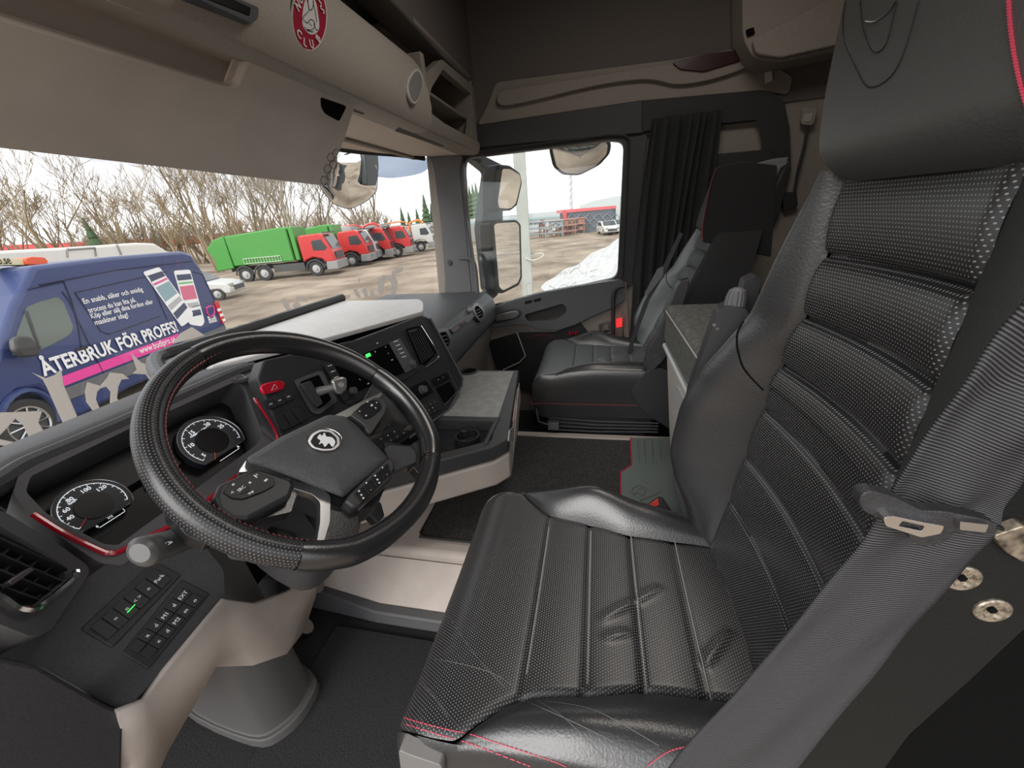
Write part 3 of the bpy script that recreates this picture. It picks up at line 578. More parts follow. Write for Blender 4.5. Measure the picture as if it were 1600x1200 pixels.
for kx, ky in ((642, 568), (549, 611)):
    B = MB(); c = PS.t(kx, ky, off=.02); B.lathe(PS.t(kx, ky, off=.004), PS.n, [(.0001, 0), (.011, 0), (.0105, .014), (.009, .016), (.0001, .016)], 20); B.build('volume_knob', GREYP, radio)
for kx, ky in ((618, 534), (621.5, 540), (625, 546), (628, 552), (631, 558), (515, 572), (520, 581), (525, 590)):
    B = MB(); B.slab(PS, [(kx - 3, ky - .3), (kx + 3.5, ky - 2.6), (kx + 4, ky - 1.2), (kx - 2.5, ky + 1)], .001, .0105); B.build('key_legend', WHT, radio)
B = MB(); B.slab(PS, rnd([(571, 554), (578, 551), (580, 556), (573, 559)], 1), .001, .0078); B.build('green_icon', GRN, radio)
dS = (PS.t(625, 530) - PS.t(545, 562)).normalized(); uS = PS.n.cross(dS)
for s_, q in (('80', (563, 561)), ('P', (587, 551)), ('x', (603, 543)), ('c', (607, 553)), ('oo', (613, 563)), ('oo', (577, 568)), ('ooo', (548, 553)), ('oo', (590, 537)), ('L', (563, 594)), ('oo', (576, 600))):
    text_mesh(s_, PS.t(*q, off=.0075), dS, uS, .008, WHT, radio, 'icon', align='CENTER')
# right stack vent
va = thing('air_vent', 'slatted air vent with chrome edge at the end of the centre stack', 'air vent', PS.t(655, 540))
B = MB(); B.slab(PS, rnd([(634, 514), (655, 509), (682, 553), (664, 571), (656, 568)], 3), .004, .0015); B.build('vent_opening', DARK, va)
B = MB()
for k in range(7): t = k / 7 + .06; a = (635 + 22 * t * 1.0, 515 - 4 * t); B.slab(PS, [(636 + 21 * t, 516 - 5 * t), (637.3 + 21 * t, 515.6 - 5 * t), (660 + 20 * t, 567 - 14 * t), (658.6 + 20 * t, 568 - 14 * t)], .003, .005)
B.build('slat', BLK, va)
B = MB(); B.tube([PS.t(*q, off=.004) for q in [(657, 509), (684, 552), (682, 560), (664, 573)]], .0036, 8, smooth=3); B.build('vent_trim', CHROME, va)
B = MB(); B.slab(PS, [(640, 517), (651, 514), (651, 516), (641, 519)], .003, .008); B.build('vent_tab', SILVER, va)
# climate knob
ck = thing('climate_control', 'round climate control knob panel on the centre stack', 'control', PS.t(655, 610))
B = MB(); B.slab(PS, rnd([(630, 612), (666, 593), (678, 612), (645, 631)], 3), .004, .004); B.build('plate', BLKG, ck, bevel=.001)
B = MB(); B.lathe(PS.t(659, 609, off=.004), PS.n, [(.0001, 0), (.016, 0), (.015, .004), (.0125, .005), (.012, .017), (.010, .019), (.0001, .019)], 24); B.build('knob', GREYP, ck)
B = MB(); B.tube([PS.t(667, 594, off=.006), PS.t(678, 611, off=.006)], .0012, 6); B.build('plate_edge', SILVER, ck)
panel('keypad', 'small grid keypad at the lower right corner of the centre stack', PS, [(655, 637), (681, 624), (690, 639), (666, 653)], 4, 3, ['.', '^', '^', '^', 'v', 'o', 'm', '.', '.', '.', 'v', '.'], frame=[(653, 636), (683, 621), (694, 638), (665, 656)], msize=.006)
panel('keypad', 'two row switch keypad low on the stack, seen through the steering wheel', PS, [(588, 684), (640, 657), (648, 671), (598, 700)], 5, 2, ['k', 'x', 'd', 'm', 'b', 'u', 'i', 'i', 'b', 'n'], frame=[(583, 684), (640, 653), (652, 670), (597, 704)], msize=.007)
panel('switch_panel', 'narrow switch strip above the two row keypad, behind the wheel spoke', PS, [(606, 640), (640, 622), (644, 630), (611, 650)], 3, 1, ['/', '>', 'v'], msize=.007)
us = thing('usb_pocket', 'usb socket plate above a dark storage slot in the stack', 'storage slot', PS.t(695, 605))
B = MB(); B.slab(PS, rnd([(675, 592), (698, 581), (703, 592), (681, 604)], 2), .004, .004); B.build('socket_plate', BLKG, us, bevel=.001)
B = MB(); B.slab(PS, rnd([(681, 607), (703, 596), (712, 612), (708, 622), (694, 630)], 3), .004, .0015); B.build('slot', DARK, us)
B = MB(); B.tube([PS.t(*q, off=.003) for q in [(701, 581), (716, 610), (694, 634)]], .0015, 6); B.build('slot_edge', GREYP, us)
for s_, q in (('-o', (685, 594)), ('o-', (693, 590))): text_mesh(s_, PS.t(*q, off=.0048), dS, uS, .007, WHT, us, 'symbol', align='CENTER')
# hazard switch + small switches
hz = thing('hazard_switch', 'red hazard warning switch with white triangle', 'switch', PS.t(428, 606))
B = MB(); B.slab(PS, rnd([(407, 607), (412, 599), (436, 594), (446, 597), (445, 606), (436, 611), (413, 617)], 4), .01, .008); B.build('red_rocker', mat('hazard_red', (.62, .006, .03), .25, coat=.5), hz, bevel=.0025)
B = MB(); tri = [PS.t(*q, off=.0088) for q in [(424, 610), (429, 600.5), (434, 606)]]; B.tube(tri, .0007, 4, closed=True); B.build('triangle', WHT, hz)
panel('switch_panel', 'row of three small switches beneath the red hazard button', PS, [(411, 626), (452, 610), (463, 622), (421, 641)], 3, 1, ['oo', 'on', 'oo'], msize=.007)
panel('switch_panel', 'row of three blank switches beside the wheel hub', PS, [(428, 651), (468, 634), (483, 655), (443, 674)], 3, 1, [], msize=.005)
# parking brake lever
lv = thing('brake_lever', 'parking brake lever with silver knob in a recessed gate', 'lever', PS.t(500, 610))
B = MB(); B.slab(PS, rnd([(460, 594), (503, 578), (528, 626), (500, 648), (488, 645)], 6), .008, .006, hole=rnd([(468, 597), (499, 585), (519, 624), (500, 639), (493, 636)], 4)); B.build('gate_frame', GREYP, lv, bevel=.002)
B = MB(); B.slab(PS, [(466, 595), (502, 582), (522, 626), (498, 642)], .002, .002); B.build('gate', DARK, lv)
B = MB(); B.slab(PS, rnd([(470, 600), (486, 594), (506, 630), (496, 637)], 4), .014, .018); B.build('gate_shroud', SOFT, lv, bevel=.005)
a = PS.t(497, 612, off=.01); b = PS.t(530, 603, off=.055)
B = MB(); B.tube([a, a.lerp(b, .5), b], [.013, .010, .008], 10); B.build('lever_arm', mat('lever_grey', (.16, .155, .15), .4), lv)
PK = Pl(b, PS.n + Vector((-.4, 0, 0)))
B = MB(); B.slab(PK, rnd([(518, 594), (536, 588), (543, 592), (543, 608), (533, 618), (523, 612)], 5), .022, .008); B.build('lever_knob', mat('knob_satin', (.45, .44, .42), .3, .8), lv, bevel=.005, seg=3)
B = MB(); B.ring(PK.t(533, 601, off=.009), PK.n, .0055, .0006, 20, 4); B.build('knob_ring', WHT, lv)
text_mesh('P', PK.t(533, 601, off=.009) - uS * .003, dS, uS, .008, WHT, lv, 'letter', align='CENTER')
# tray on the dash
tr = thing('dash_tray', 'pale grey flat table tray on the dash top with quilted black edge', 'tray', (0, .9, .93))
TP = Pl((0, 0, .95), (0, 0, 1)); TRM = mat('tray_grey', (.56, .55, .54), .45, noise=(40, .05), bump=(300, .1))
tp = [TP.t(*q) for q in rnd([(250, 566), (256, 556), (532, 470), (655, 467), (662, 472), (662, 486), (500, 530), (330, 572)], 4)]
B = MB(); B.prism(tp, (0, 0, -.016)); B.build('tray_top', TRM, tr, bevel=.003)
B = MB(); B.prism([p + Vector((0, .012, -.017)) for p in tp], (0, 0, -.03)); B.build('tray_underside', DARK, tr)
Q = [TP.t(*q, off=.012) for q in [(252, 590), (243, 577), (243, 562), (262, 552), (330, 531), (430, 499), (535, 465)]]
pp, _ = catmull(Q, [0] * len(Q), 10, False); L_ = [0]
for i in range(1, len(pp)): L_.append(L_[-1] + (pp[i] - pp[i - 1]).length)
B = MB(); B.tube(pp, [.016 + .0022 * abs(math.sin(l / .045 * math.pi)) for l in L_], 10); B.build('quilted_edge', mat('quilt_black', (.03, .03, .031), .4, bump=(200, .4)), tr)
qm = MB(); qv = [at(x, y, Z=.94) for x, y in [(280, 574), (335, 571), (400, 571), (414, 572), (412, 582), (380, 592), (300, 606), (285, 600)]]; qm.prism(qv, (0, 0, -.01))
qt = qm.build('quilted_mat', mat('quilt_mat', (.045, .045, .046), .5), label='black diamond quilted mat under the dash tray, seen through the wheel', cat='mat', bevel=.002)
B = MB()
for k in range(6): B.tube([at(282 + k * 16, 574, Z=.942), at(300 + k * 17, 598 - k * 1.5, Z=.942)], .001, 4); B.tube([at(300 + k * 17, 574, Z=.942), at(286 + k * 15, 598 - k * 1.5, Z=.942)], .001, 4)
B.build('mat_stitching', LINER, qt)
# passenger side of dash
B = MB(); B.loft([[Vector((x, y, z)) for y, z in [(1.28, .86), (.70, .855), (.635, .845), (.60, .815), (.575, .735), (.578, .70), (.62, .66), (1.1, .66)]] for x in (.12, .5, .8, 1.055)])
B.build('passenger_fascia', mat('slate_dash', (.055, .058, .062), .5, bump=(1100, .3), noise=(300, .1)), dash, smooth=25, recalc=True, bevel=.006)
B = MB(); B.loft([[Vector((x, y, z)) for y, z in [(.605, .668), (.66, .50), (.70, .30), (1.1, .30), (1.1, .668)]] for x in (.14, .5, .8, 1.055)]); B.build('passenger_knee_panel', mat('knee_beige', (.33, .29, .25), .6, bump=(900, .3)), dash, recalc=True)
PF = Pl((.5, .603, .80), (0, -.955, .298))
def vent2(out, c, lab):
    g = thing('air_vent', lab, 'air vent', PF.t(*c))
    q = rnd(out, 2.5); ins = [(c[0] + (x - c[0]) * .68, c[1] + (y - c[1]) * .68) for x, y in q]
    B = MB(); B.slab(PF, q, .03, .022, hole=ins); B.build('vent_ring', mat('ring_satin', (.10, .10, .105), .3, .5), g, bevel=.002)
    B = MB(); B.slab(PF, ins, .01, .014); B.build('vent_opening', DARK, g)
    B = MB()
    for k in range(3):
        t = .25 + .25 * k; xs = [p[0] for p in ins]; ys = [p[1] for p in ins]; y = min(ys) + (max(ys) - min(ys)) * t
        B.slab(PF, [(min(xs) + 3, y + 1.5), (max(xs) - 3, y - 2), (max(xs) - 3, y - .8), (min(xs) + 3, y + 2.7)], .004, .019)
    B.build('slat', GREYP, g); return g
vent2([(677, 525), (686, 514), (699, 512), (709, 532), (706, 545), (694, 550), (684, 541)], (693, 531), 'octagonal air vent on the passenger dash, next to the centre stack')
vent2([(738, 480), (741, 474), (747, 473), (758, 486), (758, 498), (751, 503), (744, 496)], (748.5, 488), 'octagonal air vent at the door end of the passenger dash')
B = MB(); B.slab(PF, rnd([(702, 514), (740, 488), (743, 492), (738, 499), (709, 520)], 2), .014, .018); sl = B.build('fascia_slot', GREYP, dash, bevel=.001)
B = MB(); B.tube([PF.t(*q, off=.0185) for q in [(704, 515), (738, 491)]], .0009, 4); B.build('red_line', REDT, sl)
B = MB(); B.slab(PF, [(717, 508), (727, 501), (729, 505), (720, 511)], .002, .0195); B.build('catch', BLKG, sl)
# ================================================================ STEERING
Cw = Vector((-.661, .459, .938)); PW = Pl(Cw, (0, -.665, .746)); e1 = Vector((1, 0, 0)); e2 = PW.n.cross(e1)
def wl(u, v, q=0): return Cw + e1 * u + e2 * v + PW.n * q
sw = thing('steering_wheel', 'black leather steering wheel with emblem hub and thumb switches', 'steering wheel', Cw)
def rimr(a):
    s_ = math.sin(math.radians(a)); return .217 - (.012 * max(0, -s_ - .75) / .25 if s_ < -.75 else 0)
a_seg = [(205, 292, 'grip_lower'), (292, 350, 'grip_right'), (350, 383, 'grip_plain'), (383, 510, 'grip_top'), (510, 565, 'grip_left')]
def rimpts(a0, a1, st=3): return [wl(rimr(a) * math.cos(math.radians(a)), rimr(a) * math.sin(math.radians(a))) for a in range(a0, a1 + 1, st)]
WD = dots_mat('wheel_perforated', (.016, .016, .017), (.13, .13, .13), .0046, .22, .32)
def rimseg(a0, a1, mt, name):
    B = MB(); n = (a1 - a0) // 2; K = 14
    def Pf(u, v):
        a = math.radians(a0 + (a1 - a0) * u); b = 2 * math.pi * v; R = rimr(a0 + (a1 - a0) * u); d = e1 * math.cos(a) + e2 * math.sin(a)
        rr = .0175 + (.003 if mt is LEAW else 0) * math.sin(math.pi * u) ** .5
        return Cw + d * (R + rr * 1.0 * math.cos(b)) + PW.n * (rr * 1.12 * math.sin(b))
    B.grid(Pf, n, K * 2, lambda u, v: (math.radians(a0 + (a1 - a0) * u) * .22, v * .115)); return B.build(name, mt, sw, smooth=80)
rimseg(98, 210, WD, 'perforated_grip'); rimseg(210, 300, LEAW, 'plain_grip'); rimseg(300, 366, LEAW, 'plain_grip'); rimseg(366, 458, LEAW, 'plain_grip')
B = MB()
for a in (98, 210, 300, 366):
    B = MB(); t_ = math.radians(a); d = e1 * math.cos(t_) + e2 * math.sin(t_); B.ring(Cw + d * rimr(a), d.cross(PW.n), .0186, .0009, 20, 4); B.build('grip_seam', DARK, sw)
B = MB()
for k in range(0, 360, 2):  # red cross stitching on the inner rim
    a = math.radians(k); d = e1 * math.cos(a) + e2 * math.sin(a); tg = d.cross(PW.n); p = Cw + d * (rimr(k) - .0150) + PW.n * .0105
    B.tube([p - tg * .0025 - PW.n * .002, p + tg * .0025 + PW.n * .002], .0007, 4)
B.build('red_stitching', mat('thread_rose', (.45, .13, .13), .6), sw)
def wslab(name, pix, thick, off, mt, parent=sw, bevel=.003, r=4, seg=3, **k):
    B = MB(); B.slab(PW, rnd(pix, r), thick, off, **k); return B.build(name, mt, parent, bevel=bevel, seg=seg, recalc=True)
# spokes
wslab('spoke', [(262, 760), (300, 775), (345, 790), (400, 770), (470, 755), (455, 800), (400, 812), (350, 822), (322, 850), (290, 835), (262, 800)], .02, -.008, LEAW, bevel=.008)
wslab('spoke', [(545, 650), (570, 622), (588, 590), (612, 598), (638, 630), (652, 662), (636, 664), (612, 655), (600, 672), (560, 690)], .02, -.012, LEAW, bevel=.008)
wslab('spoke', [(600, 690), (640, 696), (662, 682), (676, 720), (664, 752), (645, 728), (612, 735)], .018, -.01, LEAW, bevel=.007)
wslab('spoke', [(500, 790), (530, 800), (560, 790), (560, 845), (520, 886), (470, 884), (440, 870), (470, 858), (505, 850)], .018, -.01, LEAW, bevel=.007)
wslab('silver_bracket', [(448, 742), (466, 752), (500, 760), (517, 775), (516, 815), (505, 852), (494, 852), (500, 815), (500, 783), (488, 772), (455, 762)], .014, -.006, SILVER, bevel=.004, r=6)
wslab('silver_bracket', [(372, 738), (385, 718), (400, 722), (455, 740), (455, 750), (400, 736)], .012, -.004, SILVER, bevel=.002)
wslab('silver_bracket', [(520, 650), (575, 622), (598, 612), (596, 620), (545, 652), (525, 656)], .012, -.004, SILVER, bevel=.002)
wslab('lower_spoke_panel', [(600, 700), (608, 695), (642, 697), (651, 706), (651, 722), (620, 735), (612, 728)], .012, -.002, MT['pod_black'] if 'pod_black' in MT else SOFT, bevel=.002)
wslab('hub_back', [(400, 730), (470, 690), (560, 670), (615, 730), (590, 790), (540, 800), (460, 760)], .05, -.02, BLK, bevel=.01)
# airbag hub: domed pad
hubpx = rnd([(385, 716), (395, 710), (440, 682), (512, 648), (538, 650), (556, 662), (600, 708), (608, 718), (548, 768), (537, 778), (470, 752), (405, 728), (388, 724)], 6, 5)
c0 = (505, 706)
B = MB(); rings = []
for s_, o_ in ((1.0, -.016), (1.0, .0), (.985, .006), (.95, .010), (.85, .014), (.6, .0165), (.3, .0175), (.05, .018)): rings.append([PW.t(c0[0] + (x - c0[0]) * s_, c0[1] + (y - c0[1]) * s_, off=o_) for x, y in hubpx])
B.loft(rings); hub = B.build('hub_pad', mat('hub_grey', (.075, .076, .078), .45, bump=(1400, .8), noise=(300, .15)), sw, smooth=50, recalc=True)
ec = (508, 689)
def emb(pix, thick, off, mt, name, hole=None):
    B = MB(); B.slab(PW, pix, thick, off, hole=hole); return B.build(name, mt, hub)
sh = rnd([(480, 690), (487, 678), (500, 671), (517, 672), (530, 683), (531, 695), (522, 703), (505, 704), (488, 700)], 4)
emb(sh, .002, .0195, mat('emblem_silver', (.8, .8, .82), .25, .6), 'emblem_shield'); emb([(507 + (x - 507) * .82, 688 + (y - 688) * .82) for x, y in sh], .002, .0202, BLKG, 'emblem_field')
B = MB(); B.slab(PW, smp([(496, 684), (500, 678), (503, 681), (507, 676), (510, 682), (518, 683), (524, 690), (520, 698), (514, 692), (508, 698), (504, 692), (498, 694), (501, 688)], 3), .001, .0208); B.build('griffin_head', WHT, hub)
B = MB(); B.tube([PW.t(507 + 27 * math.cos(t / 20 * 2 * math.pi), 688 + 18.5 * math.sin(t / 20 * 2 * math.pi), off=.0195) for t in range(20)], .0009, 5, closed=True); B.build('emblem_ring', CHROME, hub)
dw = (PW.t(580, 700) - PW.t(552, 722)).normalized()
ptext(PW, 'AIRBAG', (556, 733), (576, 718), mat('emboss_grey', (.2, .2, .2), .5), hub, name='airbag_lettering', off=.0145, h=.0075)
# switch pods
pod = wslab('switch_pod', [(334, 776), (342, 756), (396, 732), (406, 731), (456, 748), (461, 757), (455, 776), (388, 812), (362, 812), (340, 796)], .035, .010, mat('pod_black', (.03, .03, .031), .4, bump=(1200, .2)), bevel=.006)
wslab('button_cluster', [(348, 768), (362, 752), (400, 736), (428, 748), (430, 758), (412, 768), (380, 780), (362, 778)], .003, .0122, BLKG, pod, bevel=.0008)
dv = (PW.t(412, 748) - PW.t(368, 770)).normalized()
for s_, q in (('|<', (402, 744)), ('SRC', (379, 765)), ('o', (366, 758)), ('x', (392, 755)), ('<', (365, 771)), ('>o', (394, 771)), ('m', (417, 751))): text_mesh(s_, PW.t(*q, off=.0128), e1, e2, .006, WHT, pod, 'symbol', align='CENTER')
B = MB(); B.slab(PW, rnd([(370, 762), (378, 757), (391, 761), (389, 768), (377, 772), (370, 770)], 2), .003, .0132); B.build('source_button', BLK, pod, bevel=.0008)
pod2 = wslab('switch_pod', [(548, 648), (556, 640), (585, 621), (597, 622), (604, 632), (602, 646), (580, 678), (572, 672), (570, 664)], .03, .010, MT['pod_black'], bevel=.005)
wslab('button_cluster', [(556, 642), (565, 632), (583, 624), (593, 626), (597, 638), (580, 652), (570, 654)], .003, .0122, BLKG, pod2, bevel=.0008)
for s_, q in (('^', (576, 629)), ('>', (590, 630)), ('ok', (582, 634)), ('v', (588, 638)), ('c', (563, 643)), ('o', (573, 650))): text_mesh(s_, PW.t(*q, off=.013), e1, e2, .006, WHT, pod2, 'symbol', align='CENTER')
pod3 = wslab('switch_pod', [(540, 782), (547, 770), (604, 716), (612, 716), (618, 728), (612, 748), (592, 768), (562, 792), (552, 792)], .03, .008, MT['pod_black'], bevel=.005)
for i, (q, c) in enumerate(quadgrid(PW, [(552, 772), (606, 722), (612, 740), (566, 786)], 4, 1, .04)):
    B = MB(); B.slab(PW, rnd(q, 1.5, 2), .003, .0102); b_ = B.build('button', BLKG, pod3, bevel=.0008)
    for s_, dy in ((('^', -5), ('-', 5)) if i % 2 else (('o', -5), ('x', 1), ('o', 6))): text_mesh(s_, PW.t(c[0] + dy * .6, c[1] + dy, off=.0108), e1, e2, .006, WHT, b_, 'symbol', align='CENTER')
# column cowl, lock unit and stalk
col = thing('steering_column', 'black steering column cowl under the wheel with lock switches', 'steering column', Cw - PW.n * .15)
ax_ = -PW.n
B = MB(); rings = []
for d_, wv, hv, sh_ in ((.045, .06, .045, -.03), (.07, .085, .06, -.05), (.16, .095, .07, -.07), (.26, .10, .08, -.09)):
    c = Cw + ax_ * d_ + e2 * sh_; rings.append([c + e1 * (wv * math.copysign(abs(math.cos(t)) ** .6, math.cos(t))) + e2 * (hv * math.copysign(abs(math.sin(t)) ** .6, math.sin(t))) for t in [k * math.pi / 12 for k in range(24)]])
B.loft(rings); B.build('cowl', SOFT, col, smooth=40, recalc=True)
PL = Pl(Cw - PW.n * .07, PW.n)
B = MB(); B.slab(PL, rnd([(350, 812), (400, 795), (470, 790), (498, 830), (488, 862), (430, 858), (372, 848)], 6), .05); B.build('lower_cowl', mat('cowl_grey', (.06, .06, .062), .5, bump=(900, .3)), col, bevel=.006)
B = MB(); B.slab(PL, rnd([(416, 828), (424, 822), (460, 834), (464, 842), (450, 854), (418, 846)], 3), .006, .003); lb = B.build('lock_switch', BLKG, col, bevel=.001)
for q in ((431, 838), (447, 843)): text_mesh('a', PL.t(*q, off=.004), e1, e2, .008, WHT, lb, 'symbol', align='CENTER')
sk = thing('wiper_stalk', 'grey tipped control stalk left of the steering column', 'stalk', at(225, 862, Y=.5))
a = at(330, 828, Y=.56); b = at(222, 863, Y=.49)
B = MB(); B.tube([a, a.lerp(b, .3), a.lerp(b, .32), a.lerp(b, .85)], [.017, .016, .0145, .0145], 12, flat=(1.15, .85)); B.build('stalk_body', BLK, sk, bevel=.001)
B = MB(); B.tube([a.lerp(b, .5), a.lerp(b, .58), a.lerp(b, .98), b, b + (b - a).normalized() * .004], [.0148, .0152, .0165, .015, .010], 14, flat=(1.15, .85)); B.build('stalk_tip', mat('stalk_grey', (.08, .079, .077), .4), sk)
ks = Pl(b.lerp(a, .22) - ray(240, 855).normalized() * .0175, -ray(240, 855))
B = MB(); B.slab(ks, rnd([(215, 864), (220, 852), (236, 848), (240, 856), (235, 868), (222, 874)], 4), .002, .002); B.build('stalk_button', mat('button_pale', (.3, .3, .3), .4), sk, bevel=.001)
text_mesh('W', ks.t(227, 865, off=.0026), ks.t(250, 858) - ks.t(227, 865), Vector((0, 0, 1)), .010, WHT, sk, 'symbol', align='CENTER')
text_mesh('<>', ks.t(262, 853, off=.0026), ks.t(270, 850) - ks.t(250, 857), Vector((0, 0, 1)), .009, WHT, sk, 'symbol', align='CENTER')
ig = MB(); ig.slab(Pl((-.50, .50, .72), (-.3, -.7, .6)), rnd([(582, 782), (596, 784), (602, 806), (590, 818), (572, 800)], 4), .04); ig.build('ignition_barrel', BLK, label='black ignition barrel below the hub, right of the column', cat='ignition lock', bevel=.004)
kk = MB(); kk.slab(Pl((-.50, .47, .72), (-.3, -.7, .6)), rnd([(546, 800), (566, 792), (572, 800), (556, 822), (548, 830)], 2), .004); kk.build('key_tag', mat('tag_blue', (.35, .45, .65), .5), label='pale blue key tag hanging under the steering wheel', cat='key tag')
# pedals
for q, lab in (((498, 916), 'small worn metal pedal edge peeping past the beige knee trim, upper one'), ((482, 980), 'small worn metal pedal edge by the column pedestal, lower one')):
    P = Pl(at(*q, Y=.90), (-.2, -.8, .5)); B = MB(); x, y = q; B.slab(P, smp([(x - 14, y - 10), (x, y - 14), (x + 9, y - 4), (x + 6, y + 8), (x - 8, y + 10)], 3), .012)
    B.build('pedal', mat('worn_metal', (.25, .22, .19), .45, .7), label=lab, cat='pedal', bevel=.003)
# ================================================================ CONSOLE + TUNNEL
B = MB(); B.prism([(-.335, -1.2, .29), (-.335, 1.3, .29), (.40, 1.3, .29), (.40, -1.2, .29)], (0, 0, -.28)); tun = B.build('engine_tunnel', BEIGE, bevel=.02, seg=4, label='beige raised engine tunnel between the two footwells', cat='engine tunnel')
B = MB(); B.loft([[Vector((x, y, z)) for x, z in ((-.34, .26), (-.405, .05), (-.34, .05))] for y in (-.3, 1.3)]); B.build('tunnel_flank', BEIGE, tun, recalc=True)
B = MB(); B.loft([[Vector((x, y, z)) for x, z in ((-.392, .10), (-.425, .10), (-.43, .05), (-.38, .05))] for y in (-.3, .7)] + [[Vector((x, y, z)) for x, z in ((-.36, .14), (-.40, .15), (-.41, .05), (-.35, .05))] for y in (1.0, 1.3)]); B.build('kick_strip', GREYP, tun, bevel=.006, recalc=True)
B = MB(); B.prism([(.375, .375, .30), (.375, -.5, .30), (.41, -.5, .30), (.41, .375, .30)], (0, 0, -.02)); B.build('edge_strip', mat('strip_beige', (.40, .36, .32), .5), tun, bevel=.003)
MATM = mat('tunnel_mat', (.034, .033, .031), .95, bump=(500, .5), noise=(90, .25, (.04, .038, .036)))
mp_ = [at(x, y, Z=.302) for x, y in [(655, 842), (656, 855), (700, 862), (900, 860), (985, 800), (968, 738), (987, 728), (985, 686), (780, 684)]]
B = MB(); B.prism([(-.285, .57, .302), (-.285, -.50, .302), (.365, -.50, .302), (.365, .57, .302)], (0, 0, -.008)); B.build('tunnel_mat', MATM, label='black carpet mat covering the top of the engine tunnel', cat='mat', bevel=.004)
B = MB(); B.tube([(-.283, .2, .304), (-.285, .55, .304), (-.27, .57, .304), (-.1, .57, .304)], .003, 6); B.build('mat_binding', RUBBER, label='rubber edging at the footwell corner of the tunnel mat', cat='edging')
qm_ = [at(x, y, Z=.307) for x, y in [(985, 684), (987, 727), (970, 738), (970, 800), (1010, 860), (1150, 860), (1100, 684)]]
qmo = thing('leather_mat', 'grey green leather mat with embossed emblem and red piping', 'mat', qm_[0])
B = MB(); B.prism(qm_, (0, 0, -.006)); B.build('mat_panel', mat('leather_green', (.14, .165, .155), .5, bump=(150, .3)), qmo, bevel=.002)
B = MB(); B.tube([p + Vector((0, 0, .001)) for p in qm_[:4]], .0025, 6); B.build('red_piping', mat('piping_red', (.55, .03, .07), .5), qmo)
B = MB()
for x in (996, 1006, 1018, 1030): B.tube([at(x, 688, Z=.309), at(x + 2, 722, Z=.309), at(x + 12, 730, Z=.309)], .0025, 6)
B.tube([at(*q, Z=.309) for q in [(990, 724), (1030, 735), (1045, 745)]], .0025, 6); B.build('quilting', MT['leather_green'], qmo)
B = MB(); B.tube([at(*q, Z=.309) for q in smp([(997, 748), (1010, 752), (1030, 765), (1024, 772), (1000, 781)], 4, False)], .003, 6)
B.tube([at(*q, Z=.309) for q in smp([(1002, 758), (992, 760), (987, 766), (991, 772), (997, 768), (1003, 774), (1008, 768), (1006, 760), (999, 764), (992, 760)], 3, False)], .003, 6); B.build('embossed_emblem', MT['leather_green'], qmo)
con = thing('centre_console', 'beige and black centre console with flat table and cup tray', 'console', (.0, .5, .3))
zt = .6
base = [(.40, .36), (.08, .345), (.0, .40), (-.10, .56), (-.20, .90), (.40, .90)]
top = [(.445, .345), (-.135, .272), (-.185, .31), (-.425, .71), (-.425, .95), (.445, .95)]
mid = [tuple(base[i][k] * .35 + top[i][k] * .65 for k in (0, 1)) for i in range(6)]
def ring3(pts, z): return [Vector((x, y, z)) for x, y in pts]
B = MB(); B.loft([ring3(base, .30), ring3(mid, .42), ring3([(x * 1.0, y) for x, y in top], .455), ring3(top, .545)]); B.build('console_body', BEIGE, con, bevel=.008, seg=3, smooth=30, recalc=True)
RIM = mat('console_rim', (.05, .05, .052), .5, bump=(900, .3))
hl_ = [(-.02, .345), (-.145, .325), (-.375, .70), (-.375, .85), (-.02, .85)]
B = MB(); B.prism(ring3(top, zt + .002), (0, 0, -.05), ring3(hl_, zt + .002)); B.build('console_rim', RIM, con, bevel=.005, seg=3, recalc=True)
B = MB(); B.prism(ring3([(-.01, .84), (-.01, .35), (-.15, .32), (-.385, .70), (-.385, .84)], .555), (0, 0, -.009)); B.build('tray_floor', BLK, con)
B = MB(); B.prism(ring3([(.425, .365), (.0, .335), (-.0, .90), (.425, .90)], zt + .004), (0, 0, -.004)); B.build('table_surface', mat('table_grey', (.30, .30, .285), .75, noise=(30, .10), bump=(300, .3)), con)
B = MB(); B.box((-.09, .335, zt + .004), (.17, .012, .006)); B.build('table_lip', RIM, con)
for x, y, r in ((-.10, .42, .042), (-.19, .53, .042)):
    B = MB(); B.lathe((x, y, .556), (0, 0, 1), [(r, 0), (r, .032), (r - .005, .032), (r - .006, .002), (.001, .002)], 28, caps=False); cup = B.build('cup_holder', BLK, con)
    B = MB(); B.box((x + .025, y + .02, .575), (.006, .014, .024)); B.build('cup_clip', SILVER, cup)
c_ = at(697, 578, Z=.606); c_ = at(733, 580, Z=.606)
B = MB(); B.ring(c_, (0, 0, 1), .038, .005, 30, 6); cu = B.build('far_cup_holder', RIM, con); B = MB(); B.disc(c_ + Vector((0, 0, .0)), (0, 0, 1), .036, .003, 28); B.build('cup_well', DARK, cu)
B = MB(); B.tube([Vector((x, y, z)) for x, y, z in [(.30, .328, .575), (.02, .289, .575)]], .0022, 6); B.build('red_line', REDG, con)
B = MB(); B.tube([Vector((x, y, z)) for x, y, z in [(.34, .331, .560), (-.06, .278, .50)]], .0016, 6); B.build('chrome_line', SILVER, con)
B = MB(); B.slab(pl3(Vector((-.135, .270, .5)), Vector((.445, .343, .5)), Vector((0, .30, .35))), rnd([(797, 672), (803, 668), (803, 690), (795, 690)], 2), .004, .004); B.build('side_hook', mat('hook_grey', (.3, .3, .3), .4), con)
